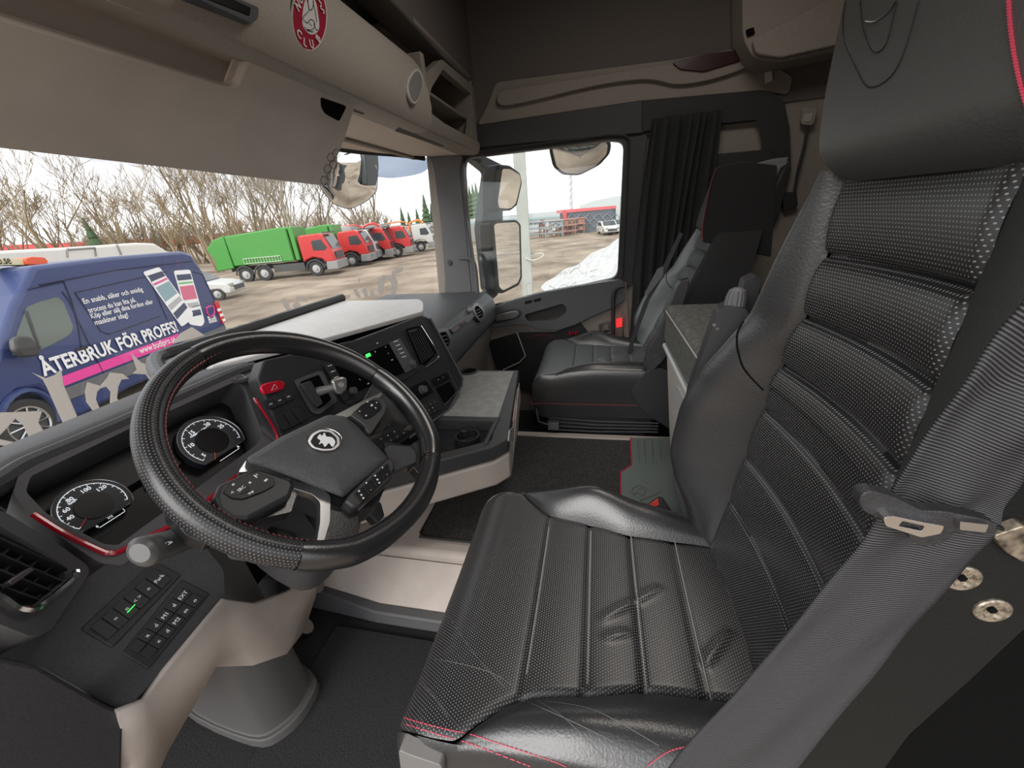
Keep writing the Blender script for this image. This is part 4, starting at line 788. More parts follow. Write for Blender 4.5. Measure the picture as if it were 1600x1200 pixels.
# ================================================================ SEATS
def lerp_tab(tab, x):
    """smooth monotone interpolation of a small table"""
    tab = sorted(tab); n = len(tab)
    if x <= tab[0][0]: return tab[0][1]
    if x >= tab[-1][0]: return tab[-1][1]
    d = [(tab[i + 1][1] - tab[i][1]) / (tab[i + 1][0] - tab[i][0]) for i in range(n - 1)]
    m_ = [d[0]] + [0 if d[i - 1] * d[i] <= 0 else 2 * d[i - 1] * d[i] / (d[i - 1] + d[i]) for i in range(1, n - 1)] + [d[-1]]
    for i in range(n - 1):
        if x <= tab[i + 1][0]:
            h = tab[i + 1][0] - tab[i][0]; t = (x - tab[i][0]) / h
            return (2 * t ** 3 - 3 * t * t + 1) * tab[i][1] + (t ** 3 - 2 * t * t + t) * h * m_[i] + (3 * t * t - 2 * t ** 3) * tab[i + 1][1] + (t ** 3 - t * t) * h * m_[i + 1]
PERF = dots_mat('perforated_leather', (.015, .015, .0155), (.24, .235, .235), .0046, .20, .38, dbump=.25, spec=.8)  # pale dot colour paints the light reflected in the holes
def yback(z): return lerp_tab([(.55, -.215), (.62, -.228), (.84, -.262), (.99, -.278), (1.25, -.297)], z)
def onback(px, py):
    y = -.27
    for _ in range(6): p = at(px, py, Y=y); y = yback(p.z)
    return p
BS = [((1290, 400), (1541, 458)), ((1262, 500), (1479, 612)), ((1233, 583), (1404, 733)), ((1204, 654), (1342, 829)), ((1167, 721), (1271, 900)), ((1137, 779), (1217, 967))]
bseam = []
for a, b in BS: p, q = onback(*a), onback(*b); bseam.append((p.x, p.z, q.x, q.z))
def bz(k, x): x1, z1, x2, z2 = bseam[k]; return z1 + (z2 - z1) * (x - x1) / (x2 - x1)
CREASE = []
for q0, q1, h in (((936, 968), (1034, 914), .006), ((940, 996), (990, 984), .004), ((1098, 1040), (1142, 982), .006)):
    p0, p1 = at(*q0, Z=.615), at(*q1, Z=.615); CREASE.append((p0.x, p0.y, p1.x, p1.y, h))
CS = [.102, .011, -.072, -.158]
BLKF = mat('black_fabric', (.010, .010, .0105), .95, bump=(900, .3))
def make_seat(label, dx, dz, kz, perf, bolster, dyb=0.0):
    root = thing('cab_seat', label, 'seat', (-.655 + dx, 0, .10))
    zm = lambda z: .62 + (z - .62) * kz + dz
    # ---- cushion
    rows = []
    y = -.27
    while y < .2099: rows.append((y, .62, 0)); y += .006
    for k in range(0, 19): a = math.pi / 2 * k / 18; rows.append((.21 + .075 * math.sin(a), .62 - .075 * (1 - math.cos(a)), a))
    for k in range(1, 7): rows.append((.285 - .004 * k / 6, .545 - .012 * k, math.pi / 2))
    s_ = [0]
    for i in range(1, len(rows)): s_.append(s_[-1] + math.hypot(rows[i][0] - rows[i - 1][0], rows[i][1] - rows[i - 1][1]))
    def xin(y, side):
        t = lerp_tab([(-.27, .135), (-.2, .14), (-.075, .148), (.0, .165), (.08, .180), (.115, .195), (.15, .222), (.185, .2495), (.3, .2495)], y); return -.655 + side * t
    def xout(y, side):
        t = .25
        if y > .2: t -= (1 - math.sqrt(max(0, 1 - ((y - .2) / .0852) ** 2))) * .028
        return -.655 + side * t
    def cz(x, y, base):
        z = base
        if y < .2:
            for k, c in enumerate(CS): z -= .0035 * math.exp(-((y - c) / .0035) ** 2) * min(1, max(0, (.2 - abs(x + .655)) / .02))
            lo = max([c for c in CS if c <= y], default=-.27); hi = min([c for c in CS if c > y], default=.21)
            t = (y - lo) / (hi - lo); z += .003 * math.sin(math.pi * t) ** .7
            for (ax2, ay2, bx2, by2, h) in CREASE:
                u = Vector((x - ax2, y - ay2)); d = Vector((bx2 - ax2, by2 - ay2)); t = max(0, min(1, u.dot(d) / d.dot(d))); dd = (u - d * t).length
                z += h * math.exp(-(dd / .006) ** 2) * math.sin(math.pi * t) ** .5 if 0 < t < 1 else 0
        z -= .012 * (1 - ((x + .655) / .25) ** 2)  # hollow
        return z
    NR = len(rows)
    def gridrows(fn, nc, name, mt, uvx=True, parent=root):
        B = MB()
        B.grid(lambda u, v: fn(u, int(round(v * (NR - 1)))), nc, NR - 1, lambda u, v: ((fn(u, int(round(v * (NR - 1)))).x - dx), s_[int(round(v * (NR - 1)))]))
        return B.build(name, mt, parent, smooth=60)
    def cen(u, i):
        y, zb, a = rows[i]; xl = max(xin(y, -1), xout(y, -1)); xr = min(xin(y, 1), xout(y, 1)); x = xl + (xr - xl) * u
        z = cz(x, min(y, .21), zb); e = min(u, 1 - u) * (xr - xl); g = .006 * math.exp(-(e / .005) ** 2); z -= g * math.cos(a)
        return Vector((x + dx, y - g * math.sin(a), z + dz))
    cushion = gridrows(cen, 70, 'seat_panel', perf)
    for side in (-1, 1):
        def bol(u, i):
            y, zb, a = rows[i]; xi = xin(y, side); xo = xout(y, side); xi = -.655 + side * min(abs(xi + .655), abs(xo + .655))
            if side > 0: H = lerp_tab([(-.27, .02), (-.1, .05), (0, .058), (.1, .03), (.18, .0)], y); D = lerp_tab([(-.27, .085), (-.1, .045), (0, .0), (.2, 0)], y)
            else: H = lerp_tab([(-.27, .035), (0, .045), (.1, .03), (.18, .0)], y); D = 0
            if u <= .6:
                t = u / .6; x = xi + (xo - xi) * t; z = zb - .004 + H * math.sin(math.pi * min(1, t * .8)) - D * t * t - (.006 * math.exp(-(t * abs(xo - xi) / .005) ** 2)) * math.cos(a)
            else:
                t = (u - .6) / .4; z0 = zb - .004 + H * math.sin(math.pi * .8) - D; x = xo + side * .014 * math.sin(math.pi / 2 * min(1, t * 2.5)); z = z0 - .01 * (1 - math.cos(math.pi / 2 * min(1, t * 2.5))) - max(0, t - .1) * (z0 - .47) / .9
            yy = y - .004 if abs(xi - xo) < 1e-4 and u < .6 else y
            return Vector((x + dx, y, z + dz))
        gridrows(bol, 26, 'seat_bolster', LEA)
    # stitched seams on the cushion
    B = MB()
    for c in CS: B.tube([Vector((x / 40 * .30 - .805 + dx, c - .004, cz(x / 40 * .30 - .805, c - .004, .62) + .0005 + dz)) for x in range(0, 41)], .0009, 4)
    B.build('seam_stitching', mat('thread_dark', (.30, .29, .27), .7), cushion)
    # skirt and pan
    B = MB(); B.prism([(-.915 + dx, -.27, .475 + dz), (-.915 + dx, .24, .475 + dz), (-.88 + dx, .285, .475 + dz), (-.43 + dx, .285, .475 + dz), (-.395 + dx, .24, .475 + dz), (-.395 + dx, -.27, .475 + dz)], (0, 0, -.075)); B.build('seat_skirt', LEA, root, bevel=.015, seg=3)
    B = MB(); B.tube([Vector(p) + Vector((dx, 0, dz)) for p in [(-.394, -.26, .479), (-.392, .23, .479), (-.42, .287, .479), (-.89, .287, .479), (-.918, .23, .479), (-.918, -.26, .479)]], .0013, 6, smooth=4); B.build('red_piping', mat('piping_dark_red', (.2, .015, .025), .6), root)
    B = MB(); B.box((-.655 + dx, -.02, .355 + dz), (.44, .46, .07)); B.box((-.655 + dx, -.05, .19), (.34, .36, .18)); B.build('seat_base', BLK, root, bevel=.01)
    nx = -.42 if dx < .5 else -.895; fx = -.405 if dx < .5 else -.91; B = MB()
    for k in range(4): B.tube([Vector((nx + dx, .22, .33 + .022 * k + dz)), Vector((fx + dx, -.0, .336 + .018 * k + dz)), Vector((fx + dx, -.27, .345 + .015 * k + dz))], .004, 6)
    B.tube([Vector((fx + dx, .22, .308 + dz)), Vector((fx + dx, -.25, .308 + dz))], .003, 6); B.build('suspension_bars', SOFT, root)
    B = MB(); B.box((nx + dx, .19, .36 + dz), (.05, .05, .035)); B.tube([Vector((nx + dx, .27, .44 + dz)), Vector((nx + dx, .262, .37 + dz)), Vector((nx + dx, .21, .355 + dz))], .005, 6); B.build('release_lever', GREYP, root, bevel=.004)
    # ---- backrest
    N = 120; Z0, Z1 = .60, 1.27
    def bxin(z, side):
        if side > 0: return lerp_tab([(.60, -.520), (.75, -.508), (.84, -.505), (1.0, -.520), (1.1, -.54), (1.27, -.545)], z)
        return lerp_tab([(.60, -.812), (.84, -.802), (1.0, -.792), (1.27, -.772)], z)
    def bxout(z, side):
        if side > 0: return lerp_tab([(.60, -.465), (.70, -.43), (.80, -.408), (.92, -.412), (1.03, -.445), (1.13, -.478), (1.27, -.525)], z)
        return lerp_tab([(.60, -.89), (.75, -.905), (1.0, -.90), (1.15, -.87), (1.27, -.83)], z)
    def shift(p):
        z = zm(p.z); return Vector((p.x + dx, p.y + dyb * (p.z - .6), z))
    def bcen(u, v):
        z = Z0 + (Z1 - Z0) * v; xl, xr = bxin(z, -1), bxin(z, 1); x = xl + (xr - xl) * u; y = yback(z)
        zs = sorted([bz(k, x) for k in range(6)] + [Z0 - .05, 1.27]); 
        for q in zs[1:-1]: y -= (.008 if q > 1.0 else .0045) * math.exp(-((z - q) / .004) ** 2)
        for a, b in zip(zs, zs[1:]):
            if a <= z < b: y += (.009 if z > .97 else .0045) * math.sin(math.pi * (z - a) / (b - a)) ** .7
        e = min(u, 1 - u) * (xr - xl); y -= .007 * math.exp(-(e / .005) ** 2) + .012 * (1 - (2 * u - 1) ** 2)
        return shift(Vector((x, y, z)))
    B = MB(); B.grid(bcen, 56, 170, lambda u, v: (bxin(Z0 + (Z1 - Z0) * v, -1) * (1 - u) + bxin(Z0 + (Z1 - Z0) * v, 1) * u, Z0 + (Z1 - Z0) * v)); bp = B.build('back_panel', perf, root, smooth=60)
    for side in (1, -1):
        def bb(u, v):
            z = Z0 + (Z1 - Z0) * v; xi, xo = bxin(z, side), bxout(z, side); y0 = yback(z)
            if side > 0: H = lerp_tab([(.60, .02), (.66, .045), (.73, .085), (.79, .102), (.87, .104), (.95, .088), (1.03, .058), (1.08, .040), (1.15, .036), (1.27, .022)], z)
            else: H = lerp_tab([(.60, .01), (.7, .03), (.87, .04), (1.0, .035), (1.27, .012)], z) * bolster
            if u < .6:
                t = u / .6; y = y0 + H * math.sin(math.pi / 2 * min(1, t * 1.25)) ** 1.1 - (.007 if side > 0 else .001) * math.exp(-(t * abs(xo - xi) / .005) ** 2); x = xi + (xo - xi) * t - (0 if side > 0 else side * .004 * (1 - t))
                if t > .8: y -= H * .12 * ((t - .8) / .2) ** 2
            else:
                t = (u - .6) / .4; y1 = y0 + H * .88; x = xo + side * .010 * math.sin(math.pi * min(1, t * 2) / 2); y = y1 - .01 * t - (y1 + .42) * t ** 1.3
            return shift(Vector((x, y, z)))
        B = MB(); B.grid(bb, 30, 120, lambda u, v: (u * .2, v * .7)); bo = B.build('back_bolster', (LEA if side > 0 else SUEDE) if bolster < 1.01 else (PLN if side > 0 else BLKF), root, smooth=70)
        if side > 0:
            B = MB(); zz = [(.06, 1.06), (.15, 1.045), (.25, 1.03), (.35, 1.01), (.45, .985), (.58, .955)]
            B.tube([bb(.6 - u * .98, (z - Z0) / (Z1 - Z0)) + Vector((0, .0005, 0)) for u, z in zz], .0016, 6, smooth=4)
            B.build('bolster_seam', DARK, bo)
            B = MB(); B.tube([bb(.62, i / 40) for i in range(41)], .0018, 6); B.build('red_piping', REDT, bo)
    B = MB(); B.loft([[Vector(p) for p in [shift(Vector((-.88, -.33, z))), shift(Vector((-.43, -.33, z))), shift(Vector((-.44, -.43, z))), shift(Vector((-.87, -.43, z)))]] for z in (.56, 1.0)] + [[shift(Vector((-.82, -.33, 1.27))), shift(Vector((-.49, -.33, 1.27))), shift(Vector((-.50, -.42, 1.27))), shift(Vector((-.81, -.42, 1.27)))]]); B.build('back_shell', BLK, root, bevel=.02, seg=3, recalc=True)
    # ---- headrest
    def hr(u, v):
        a = (u - .5) * 2; z = 1.255 + .29 * v
        wx = lerp_tab([(0, .098), (.12, .122), (.4, .136), (.8, .134), (1, .11)], v); wx += .022 * (a < 0); x = -.660 + wx * math.copysign(min(1, abs(a) * 1.25) ** .95, a)
        y = -.292 + .034 * math.sin(math.pi / 2 * min(1, v * 6)) ** .6 - .010 * (a * 1.0) ** 2 * 1.0
        if abs(a) > .86: y -= .14 * ((abs(a) - .86) / .14) ** 1.5
        if v > .85: y -= .12 * ((v - .85) / .15) ** 2
        y = max(y, -.425)
        return shift(Vector((x, y, z)))
    B = MB(); B.grid(hr, 60, 50, lambda u, v: (u, v)); B.prism([shift(Vector(p)) for p in [(-.80, -.31, 1.26), (-.52, -.31, 1.26), (-.52, -.31, 1.53), (-.80, -.31, 1.53)]], (0, -.12, 0)); hd = B.build('headrest', mat('headrest_leather', (.055, .055, .053), .48, bump=(420, .3), spec=1.0), root, smooth=60)
    return root, hd, hr, bb, shift
drv, dhd, dhr, _, _ = make_seat('large perforated black leather driver seat filling the right foreground', 0, 0, 1, PERF, 1.0)
PLN = mat('smooth_leather', (.085, .092, .094), .36, bump=(300, .15), spec=1.0)
pas, phd, phr, _, psh = make_seat('smaller smooth black leather passenger seat beside the curtain', 1.315, -.02, .82, PLN, 1.2, dyb=-.22)
B = MB(); B.slab(Pl((.482, 0, 0), (-1, 0, 0)), rnd([(1112, 282), (1119, 262), (1160, 252), (1215, 258), (1205, 402), (1098, 378), (1098, 352), (1105, 312)], 4), .012); B.build('headrest_side', BLKF, pas, bevel=.003)
B = MB(); B.tube([at(x, y, X=.478) for x, y in [(1119, 263), (1112, 282), (1105, 312), (1098, 352), (1098, 376)]], .0015, 5, smooth=3); B.build('red_piping', MT['piping_dark_red'], pas)
# embossing and stitching on the driver headrest
HH = caster(dhd)
B = MB()
for ln in ([(1322, 2), (1318, 30), (1320, 62), (1336, 100), (1358, 136), (1392, 120), (1415, 75), (1436, 2)], [(1345, 2), (1350, 45), (1366, 80), (1384, 70), (1398, 20), (1402, 2)], [(1352, 34), (1368, 34), (1390, 18), (1400, 2)]):
    q = [HH(*p, .0) for p in smp(ln, 4, False)]; q = [p for p in q if p]
    if len(q) > 1: B.tube(q, .0010, 6)
B.build('embossed_emblem', mat('emboss_shade', (.012, .012, .012), .5), drv)  # groove shade of the embossing put into a dark tube colour
B = MB()
for k in range(34):
    t = k / 33; x = 1574 + 6 * t + 22 * t ** 2; y_ = 2 + 165 * t; p = HH(x, y_, .001); q = HH(x + 4, y_ + 3.5, .001)
    if p and q and (p - q).length < .02: B.tube([p, q], .0009, 5)
if B.v: B.build('red_stitching', mat('thread_bright', (.5, .05, .09), .6), drv)
mat('thread_bright', (.5, .05, .09), .6)
SK = caster(*[o for o in drv.children if o.name.startswith(('seat_panel', 'seat_bolster', 'seat_skirt'))])
B = MB()
for ln in ([(610, 1112), (640, 1124), (700, 1140), (735, 1147), (790, 1165), (860, 1188), (885, 1198)], [(612, 1124), (680, 1146), (735, 1162), (830, 1198)], [(1012, 1196), (1050, 1172), (1110, 1163), (1180, 1168)]):
    pts = [SK(*p, .0006) for p in smp(ln, 10, False)]; pts = [p for p in pts if p]
    B = MB()
    for i in range(0, len(pts) - 1):
        if (pts[i] - pts[i + 1]).length < .02: B.tube([pts[i], pts[i].lerp(pts[i + 1], .72)], .0008, 4)
    if B.v: B.build('red_edge_stitching', MT['thread_bright'], drv)
B = MB()
for ln in ([(600, 1030), (680, 1030), (760, 1048), (800, 1070)], [(640, 1050), (680, 1090), (720, 1140)], [(700, 960), (740, 1020), (790, 1075)], [(810, 1090), (900, 1130), (1000, 1180)], [(830, 1090), (880, 1120), (950, 1190)], [(640, 990), (660, 1060), (700, 1120)], [(850, 1095), (930, 1110), (1030, 1165)]):
    pts = [SK(*p, .0001) for p in smp(ln, 8, False)]; pts = [p for p in pts if p]
    if len(pts) > 2: B.tube(pts, .0005, 4)
B.build('leather_crease', mat('crease_grey', (.08, .08, .08), .5), drv)
B = MB(); B.slab(Pl((-.925, 0, 0), (-1, 0, 0)), [(1270, 1260), (1420, 1150), (1600, 985), (1800, 860), (2000, 1260)], .02); B.build('void_shade', DARK, drv)  # near-black sheet added to stand for the shaded void beside the seat
# armrest folded up by the driver back, on the passenger side
ar = thing('folded_armrest', 'black folded armrest with ribbed knob between the driver seat and the bunk', 'armrest', at(1140, 560, X=-.33))
P = Pl((-.35, 0, 0), (-1, .15, 0))
B = MB(); B.slab(P, rnd([(1121, 486), (1140, 478), (1166, 482), (1176, 500), (1150, 600), (1110, 720), (1060, 740), (1075, 620)], 4), .05); B.build('arm', BLK, ar, bevel=.004)
B = MB(); B.slab(P, rnd([(1163, 440), (1180, 432), (1190, 436), (1180, 500), (1150, 560), (1148, 500)], 4), .05, -.07); B.build('second_arm', BLK, ar, bevel=.006)
B = MB()
kc = P.t(1146, 484, off=-.02); ka = (P.t(1153, 450, off=-.02) - kc)
B.loft([[kc + ka * h + (e1 * math.cos(t) + Vector((0, 1, 0)) * math.sin(t)) * (r * (1 + .08 * (i % 2))) for i, t in enumerate([k * math.pi / 16 for k in range(32)])] for h, r in ((0, .017), (.6, .016), (.9, .013), (1.02, .006))]); B.build('ribbed_knob', GREYP, ar, smooth=20)
B = MB()
for q in ((1116, 508), (1121, 514)): B.disc(P.t(*q, off=.001), P.n, .003, .003, 10)
B.build('rivet', SILVER, ar)
# buckle by the driver cushion
bk = thing('seatbelt_buckle', 'black seatbelt buckle with red button beside the driver cushion', 'buckle', at(1020, 800, X=-.40))
P = Pl((-.37, 0, 0), (-1, .2, .5))
B = MB(); B.slab(P, rnd([(1028, 779), (1035, 780), (1066, 828), (1050, 850), (1004, 812), (1000, 799)], 2), .03, -.002); B.build('housing', BLK, bk, bevel=.002)
B = MB(); B.slab(P, [(1001, 799), (1028, 779), (1030, 789), (1005, 805)], .012, .002); B.build('red_button', REDB, bk, bevel=.001)
bk2 = thing('seatbelt_buckle', 'black seatbelt buckle with red button on the passenger seat flank', 'buckle', at(980, 620, X=.39))
P = Pl((.385, 0, 0), (-1, .1, .2))
B = MB(); B.slab(P, rnd([(970, 608), (985, 600), (999, 617), (990, 628), (982, 626)], 2), .02, .0); B.build('housing', BLK, bk2, bevel=.002)
B = MB(); B.slab(P, [(970, 608), (983, 597), (985, 602), (973, 611)], .012, .002); B.build('red_button', REDB, bk2, bevel=.001)
# passenger armrest, hinge cover and belt
pa = thing('folded_armrest', 'black folded armrest with hinge cover on the passenger seat back', 'armrest', at(1040, 500, X=.37))
P = Pl((.37, 0, 0), (-1, .1, 0))
B = MB(); B.slab(P, rnd([(1058, 448), (1064, 440), (1078, 436), (1076, 450), (1060, 500), (1040, 560), (1020, 580), (1005, 572), (1012, 545), (1030, 520)], 4), .05); B.build('arm', MT['pod_black'], pa, bevel=.008)
B = MB(); B.disc(P.t(1026, 562, off=.001), P.n, .022, .01, 20); B.build('pivot', BLK, pa, bevel=.002)
P = Pl((.385, 0, 0), (-1, .0, 0)); B = MB(); B.slab(P, rnd([(985, 610), (1000, 595), (1012, 580), (1034, 574), (1060, 590), (1060, 680), (1000, 640)], 6), .04); B.build('hinge_cover', BLK, pa, bevel=.006)
P = Pl((.56, 0, 0), (-1, .7, 0))
pb = thing('passenger_seatbelt', 'thin black seatbelt hanging across the passenger seat back', 'seatbelt', at(1010, 480, X=.5))
B = MB(); B.slab(Pl((.80, 0, 0), (-1, .7, 0)), [(1062, 362), (1067, 366), (1040, 425), (1014, 470), (990, 535), (986, 560), (980, 556), (985, 530), (1006, 472), (1030, 428)], .003); B.build('strap', BLK, pb)
B = MB(); B.slab(Pl((.795, 0, 0), (-1, .7, 0)), rnd([(1027, 420), (1037, 416), (1036, 432), (1012, 462), (1006, 460)], 2), .012); B.build('tongue', GREYP, pb, bevel=.002)
# driver belt and side bracket
BELT = stripes_mat('belt_webbing', (.016, .016, .017), (.085, .085, .09), .0016, 1, .6)
db = thing('driver_seatbelt', 'wide ribbed grey seatbelt with chrome tongue hanging beside the driver seat', 'seatbelt', (-.98, -.1, .8))
def strip(L, R, name, nu=16, nv=40, wob=.004):
    # L,R lists of 3D points down both edges
    n = len(L) - 1
    Lc, _ = catmull(L, [0] * len(L), 12, False); Rc, _ = catmull(R, [0] * len(R), 12, False)
    acc = [0]
    for i in range(1, len(Lc)): acc.append(acc[-1] + (Lc[i] - Lc[i - 1]).length)
    def f(u, v):
        k = v * (len(Lc) - 1); i = min(int(k), len(Lc) - 2); t = k - i
        a = Lc[i].lerp(Lc[i + 1], t); b = Rc[i].lerp(Rc[i + 1], t); p = a.lerp(b, u); nn = Vector((-1, .3, .3))
        return p + nn.normalized() * wob * math.sin(u * 9 + v * 5) * (.4 + math.sin(v * 11) ** 2)
    def g(u, v):
        k = v * (len(Lc) - 1); i = min(int(k), len(Lc) - 2); t = k - i; return (u * .05, (acc[i] * (1 - t) + acc[i + 1] * t) + u * .004)
    B = MB(); B.grid(f, nu, nv, g); return B.build(name, BELT, db, solid=.0015, smooth=60)
X1 = -.975
strip([at(*q, X=X1) for q in [(1700, 330), (1590, 470), (1500, 590), (1425, 710), (1392, 780), (1388, 790)]], [at(*q, X=X1 + .004) for q in [(1850, 480), (1740, 590), (1650, 680), (1585, 770), (1560, 815), (1556, 822)]], 'upper_strap')
strip([at(*q, X=X1 - .002) for q in [(1375, 800), (1330, 860), (1240, 970), (1150, 1080), (1060, 1180), (1000, 1260)]], [at(*q, X=X1 - .002) for q in [(1550, 832), (1510, 880), (1430, 975), (1350, 1070), (1250, 1190), (1200, 1260)]], 'lower_strap', wob=.002)
PT = Pl((X1 - .018, 0, 0), (-1, 0, 0))
B = MB(); B.slab(PT, rnd([(1342, 785), (1347, 772), (1362, 767), (1400, 778), (1440, 798), (1480, 800), (1540, 812), (1560, 820), (1556, 836), (1480, 832), (1440, 838), (1400, 822), (1350, 800)], 5), .006, 0); B.build('tongue_grip', BLK, db, bevel=.002)
B = MB(); B.slab(PT, rnd([(1380, 810), (1392, 806), (1450, 818), (1476, 822), (1470, 834), (1440, 840), (1384, 822)], 4), .004, .004, hole=rnd([(1410, 814), (1445, 822), (1440, 830), (1404, 822)], 2)); B.build('tongue_metal', CHROME, db, bevel=.001)
B = MB(); B.slab(PT, rnd([(1500, 815), (1545, 820), (1540, 832), (1500, 828)], 2), .004, .003); B.build('metal_end', SILVER, db)
B = MB(); B.disc(PT.t(1455, 832, off=-.004), PT.n, .008, .006, 18); B.build('stop_button', BLK, db)
br = thing('seat_side_bracket', 'black slanted bracket with two dirty screws on the driver seat flank', 'bracket', at(1450, 1050, X=-.94))
P = Pl((-.957, 0, 0), (-1, 0, 0))
B = MB(); B.slab(P, rnd([(1535, 835), (1560, 822), (1700, 800), (1700, 920), (1600, 985), (1520, 1060), (1420, 1150), (1340, 1260), (1150, 1260), (1280, 1110)], 8), .03); B.build('bracket_plate', mat('bracket_black', (.010, .0105, .010), .6, bump=(900, .3), spec=.2), br, bevel=.004)
for q in ((1502, 902), (1549, 952)):
    B = MB(); B.lathe(P.t(*q, off=.0), P.n, [(.0085, -.004), (.0085, .001), (.0078, .0018), (.0055, .0018), (.005, .0005), (.0001, .0005)], 24); s1 = B.build('screw', mat('dirty_metal', (.33, .29, .23), .5, .8, noise=(500, .5)), br)
    B = MB(); B.lathe(P.t(*q, off=.001), P.n, [(.0022, 0), (.0022, .0012), (.0001, .0012)], 6); B.build('screw_socket', DARK, s1)
B = MB(); B.slab(P, rnd([(1552, 838), (1600, 822), (1640, 840), (1640, 880), (1600, 880), (1570, 862)], 5), .006, .004); B.build('worn_cap', mat('worn_brass', (.2, .17, .13), .5, .6, noise=(200, .7)), br, bevel=.002)
# lower left corner of cushion: wrapper and white seat plinth
B = MB(); B.slab(Pl((-.93, 0, 0), (-1, 0, 0)), rnd([(622, 1172), (640, 1180), (690, 1197), (700, 1260), (640, 1260), (626, 1205)], 6), .02, -.004); B.build('seat_plinth', mat('plinth_pale', (.17, .165, .16), .4), label='pale plastic plinth corner under the front of the driver seat', cat='plinth', bevel=.004)
FILM = glass_mat('clear_film', (.85, .85, .85), .25)
B = MB(); P = Pl((-.965, 0, 0), (-1, 0, .3)); q = [(1050, 1210), (1070, 1160), (1082, 1166), (1100, 1162), (1108, 1178), (1102, 1215)]
pts = [P.t(*a, off=.004 * (i % 2)) for i, a in enumerate(q)]; c = sum(pts, Vector()) / 6 + P.n * .008; B.add(pts + [c], [(i, (i + 1) % 6, 6) for i in range(6)]); fo = B.build('plastic_wrapper', FILM, label='small crumpled clear plastic wrapper at the bottom edge of the driver seat', cat='wrapper', solid=.0004, smooth=0)
B = MB(); B.tube([P.t(*a, off=.005) for a in q], .0004, 4, closed=True); B.tube([P.t(1082, 1166, off=.006), P.t(1070, 1210, off=.006)], .0004, 4); B.build('folded_edge', WHT, fo)
# ================================================================ BUNK
bu = thing('bunk_box', 'beige storage box with dark velour cushion top between the seats', 'storage box', (0, -.6, .3))
def bf(z): return -.232 - (.92 - z) * .11
B = MB(); B.loft([[Vector((x, bf(.79) , .79)), Vector((x, bf(.3), .30)), Vector((x, -1.2, .30)), Vector((x, -1.2, .79))] for x in (-.34, .262)]); B.build('box_body', mat('box_beige', (.44, .40, .36), .6, bump=(900, .3)), bu, recalc=True, bevel=.012, seg=3)
B = MB(); B.box((-.04, -.70, .86), (.60, .93, .135)); B.build('cushion_top', VEL, bu, bevel=.022, seg=4)
B = MB(); B.tube([Vector((x, -.236, .905)) for x in (-.33, .25)] + [Vector((.262, -.26, .905)), Vector((.262, -1.1, .905))], .003, 6); B.build('cushion_piping', MT['thread_dark'], bu)
B = MB(); B.tube([Vector((x, bf(.775) + .004, .778)) for x in (-.33, .255)], .010, 8); B.build('box_lip', mat('lip_grey', (.42, .42, .41), .4), bu)
PBx = pl3(Vector((0, bf(.79), .79)), Vector((.2, bf(.79), .79)), Vector((0, bf(.3), .3)))
B = MB(); B.slab(PBx, rnd([(1050, 606), (1056, 600), (1078, 640), (1080, 668), (1060, 640)], 2), .01, .006); dr = B.build('drawer', MT['lip_grey'], bu, bevel=.002)
B = MB(); B.slab(PBx, rnd([(1048, 644), (1056, 640), (1082, 690), (1088, 740), (1070, 700)], 2), .01, .004); B.build('drawer', MT['box_beige'], bu, bevel=.002)
B = MB(); B.slab(PBx, rnd([(1055, 700), (1064, 705), (1070, 730), (1066, 740)], 2), .006, .003); B.build('drawer_pull', GREYP, bu, bevel=.001)
B = MB(); B.tube([Vector((x, bf(.32) + .01, .335)) for x in (-.34, .1)], .014, 6); B.build('box_foot', GREYP, bu)
bl = thing('bunk', 'dark bunk mattress across the rear of the cab', 'bunk', (0, -1.1, .3))
B = MB(); B.box((.68, -1.12, .72), (.80, .92, .16)); B.box((-.72, -1.12, .72), (.70, .92, .16)); B.build('mattress', SUEDE, bl, bevel=.03, seg=3)
B = MB(); B.box((.68, -1.14, .46), (.80, .86, .36)); B.box((-.72, -1.14, .46), (.70, .86, .36)); B.build('bunk_base', MT['pocket_black'], bl, bevel=.005)
# raised passenger footwell sill and mat
pm = thing('footwell_mat', 'black passenger footwell mat with thin red edging', 'mat', (.75, .4, .05))
B = MB(); B.box((.78, .30, .055), (.62, 1.3, .012)); B.build('mat_panel', CARPET, pm, bevel=.003)
B = MB(); B.tube([(.52, .9, .063), (.52, .1, .063)], .004, 6); B.build('red_piping', MT['piping_red'], pm)
B = MB(); B.box((-.74, .28, .055), (.56, 1.1, .012)); B.build('footwell_mat', CARPET, label='black carpet mat on the driver footwell floor', cat='mat', bevel=.004)
# ================================================================ OUTSIDE
GZ = -1.7
GR = mat('gravel', (.22, .165, .115), .95, noise=(.35, .28, (.28, .225, .17)), bump=(.8, 1.0))
n = GR.node_tree; bn = [x for x in n.nodes if x.type == 'BUMP'][0]; bn.inputs['Distance'].default_value = .25; bn.inputs['Strength'].default_value = .7
gp = []; NG = 90
def gh(x, y): return GZ + .05 * math.sin(x * .9 + math.sin(y * .7) * 2) * math.sin(y * 1.3 + x * .3) + .03 * math.sin(x * 2.7 + y * 1.9)
B = MB(); B.grid(lambda u, v: (lambda x, y: Vector((x, y, gh(x, y) if 2 < x < 70 and -40 < y < 60 else GZ)))(-30 + 230 * u, -80 + 200 * v), 200, 200); gr = B.build('floor', GR, kind='structure', smooth=80)
B = MB(); B.box((0, 0, GZ - .6), (900, 900, .6)); B.build('floor', GR, kind='structure')
ex = {}
def M_(nm, col, r=.5, **k): return mat(nm, col, r, **k)
RED = M_('truck_red', (.50, .03, .03), .35, coat=.3); GREEN = M_('truck_green', (.05, .26, .04), .45); WHITE = M_('paint_white', (.52, .52, .50), .4); TYRE = M_('tyre', (.035, .035, .035), .8)
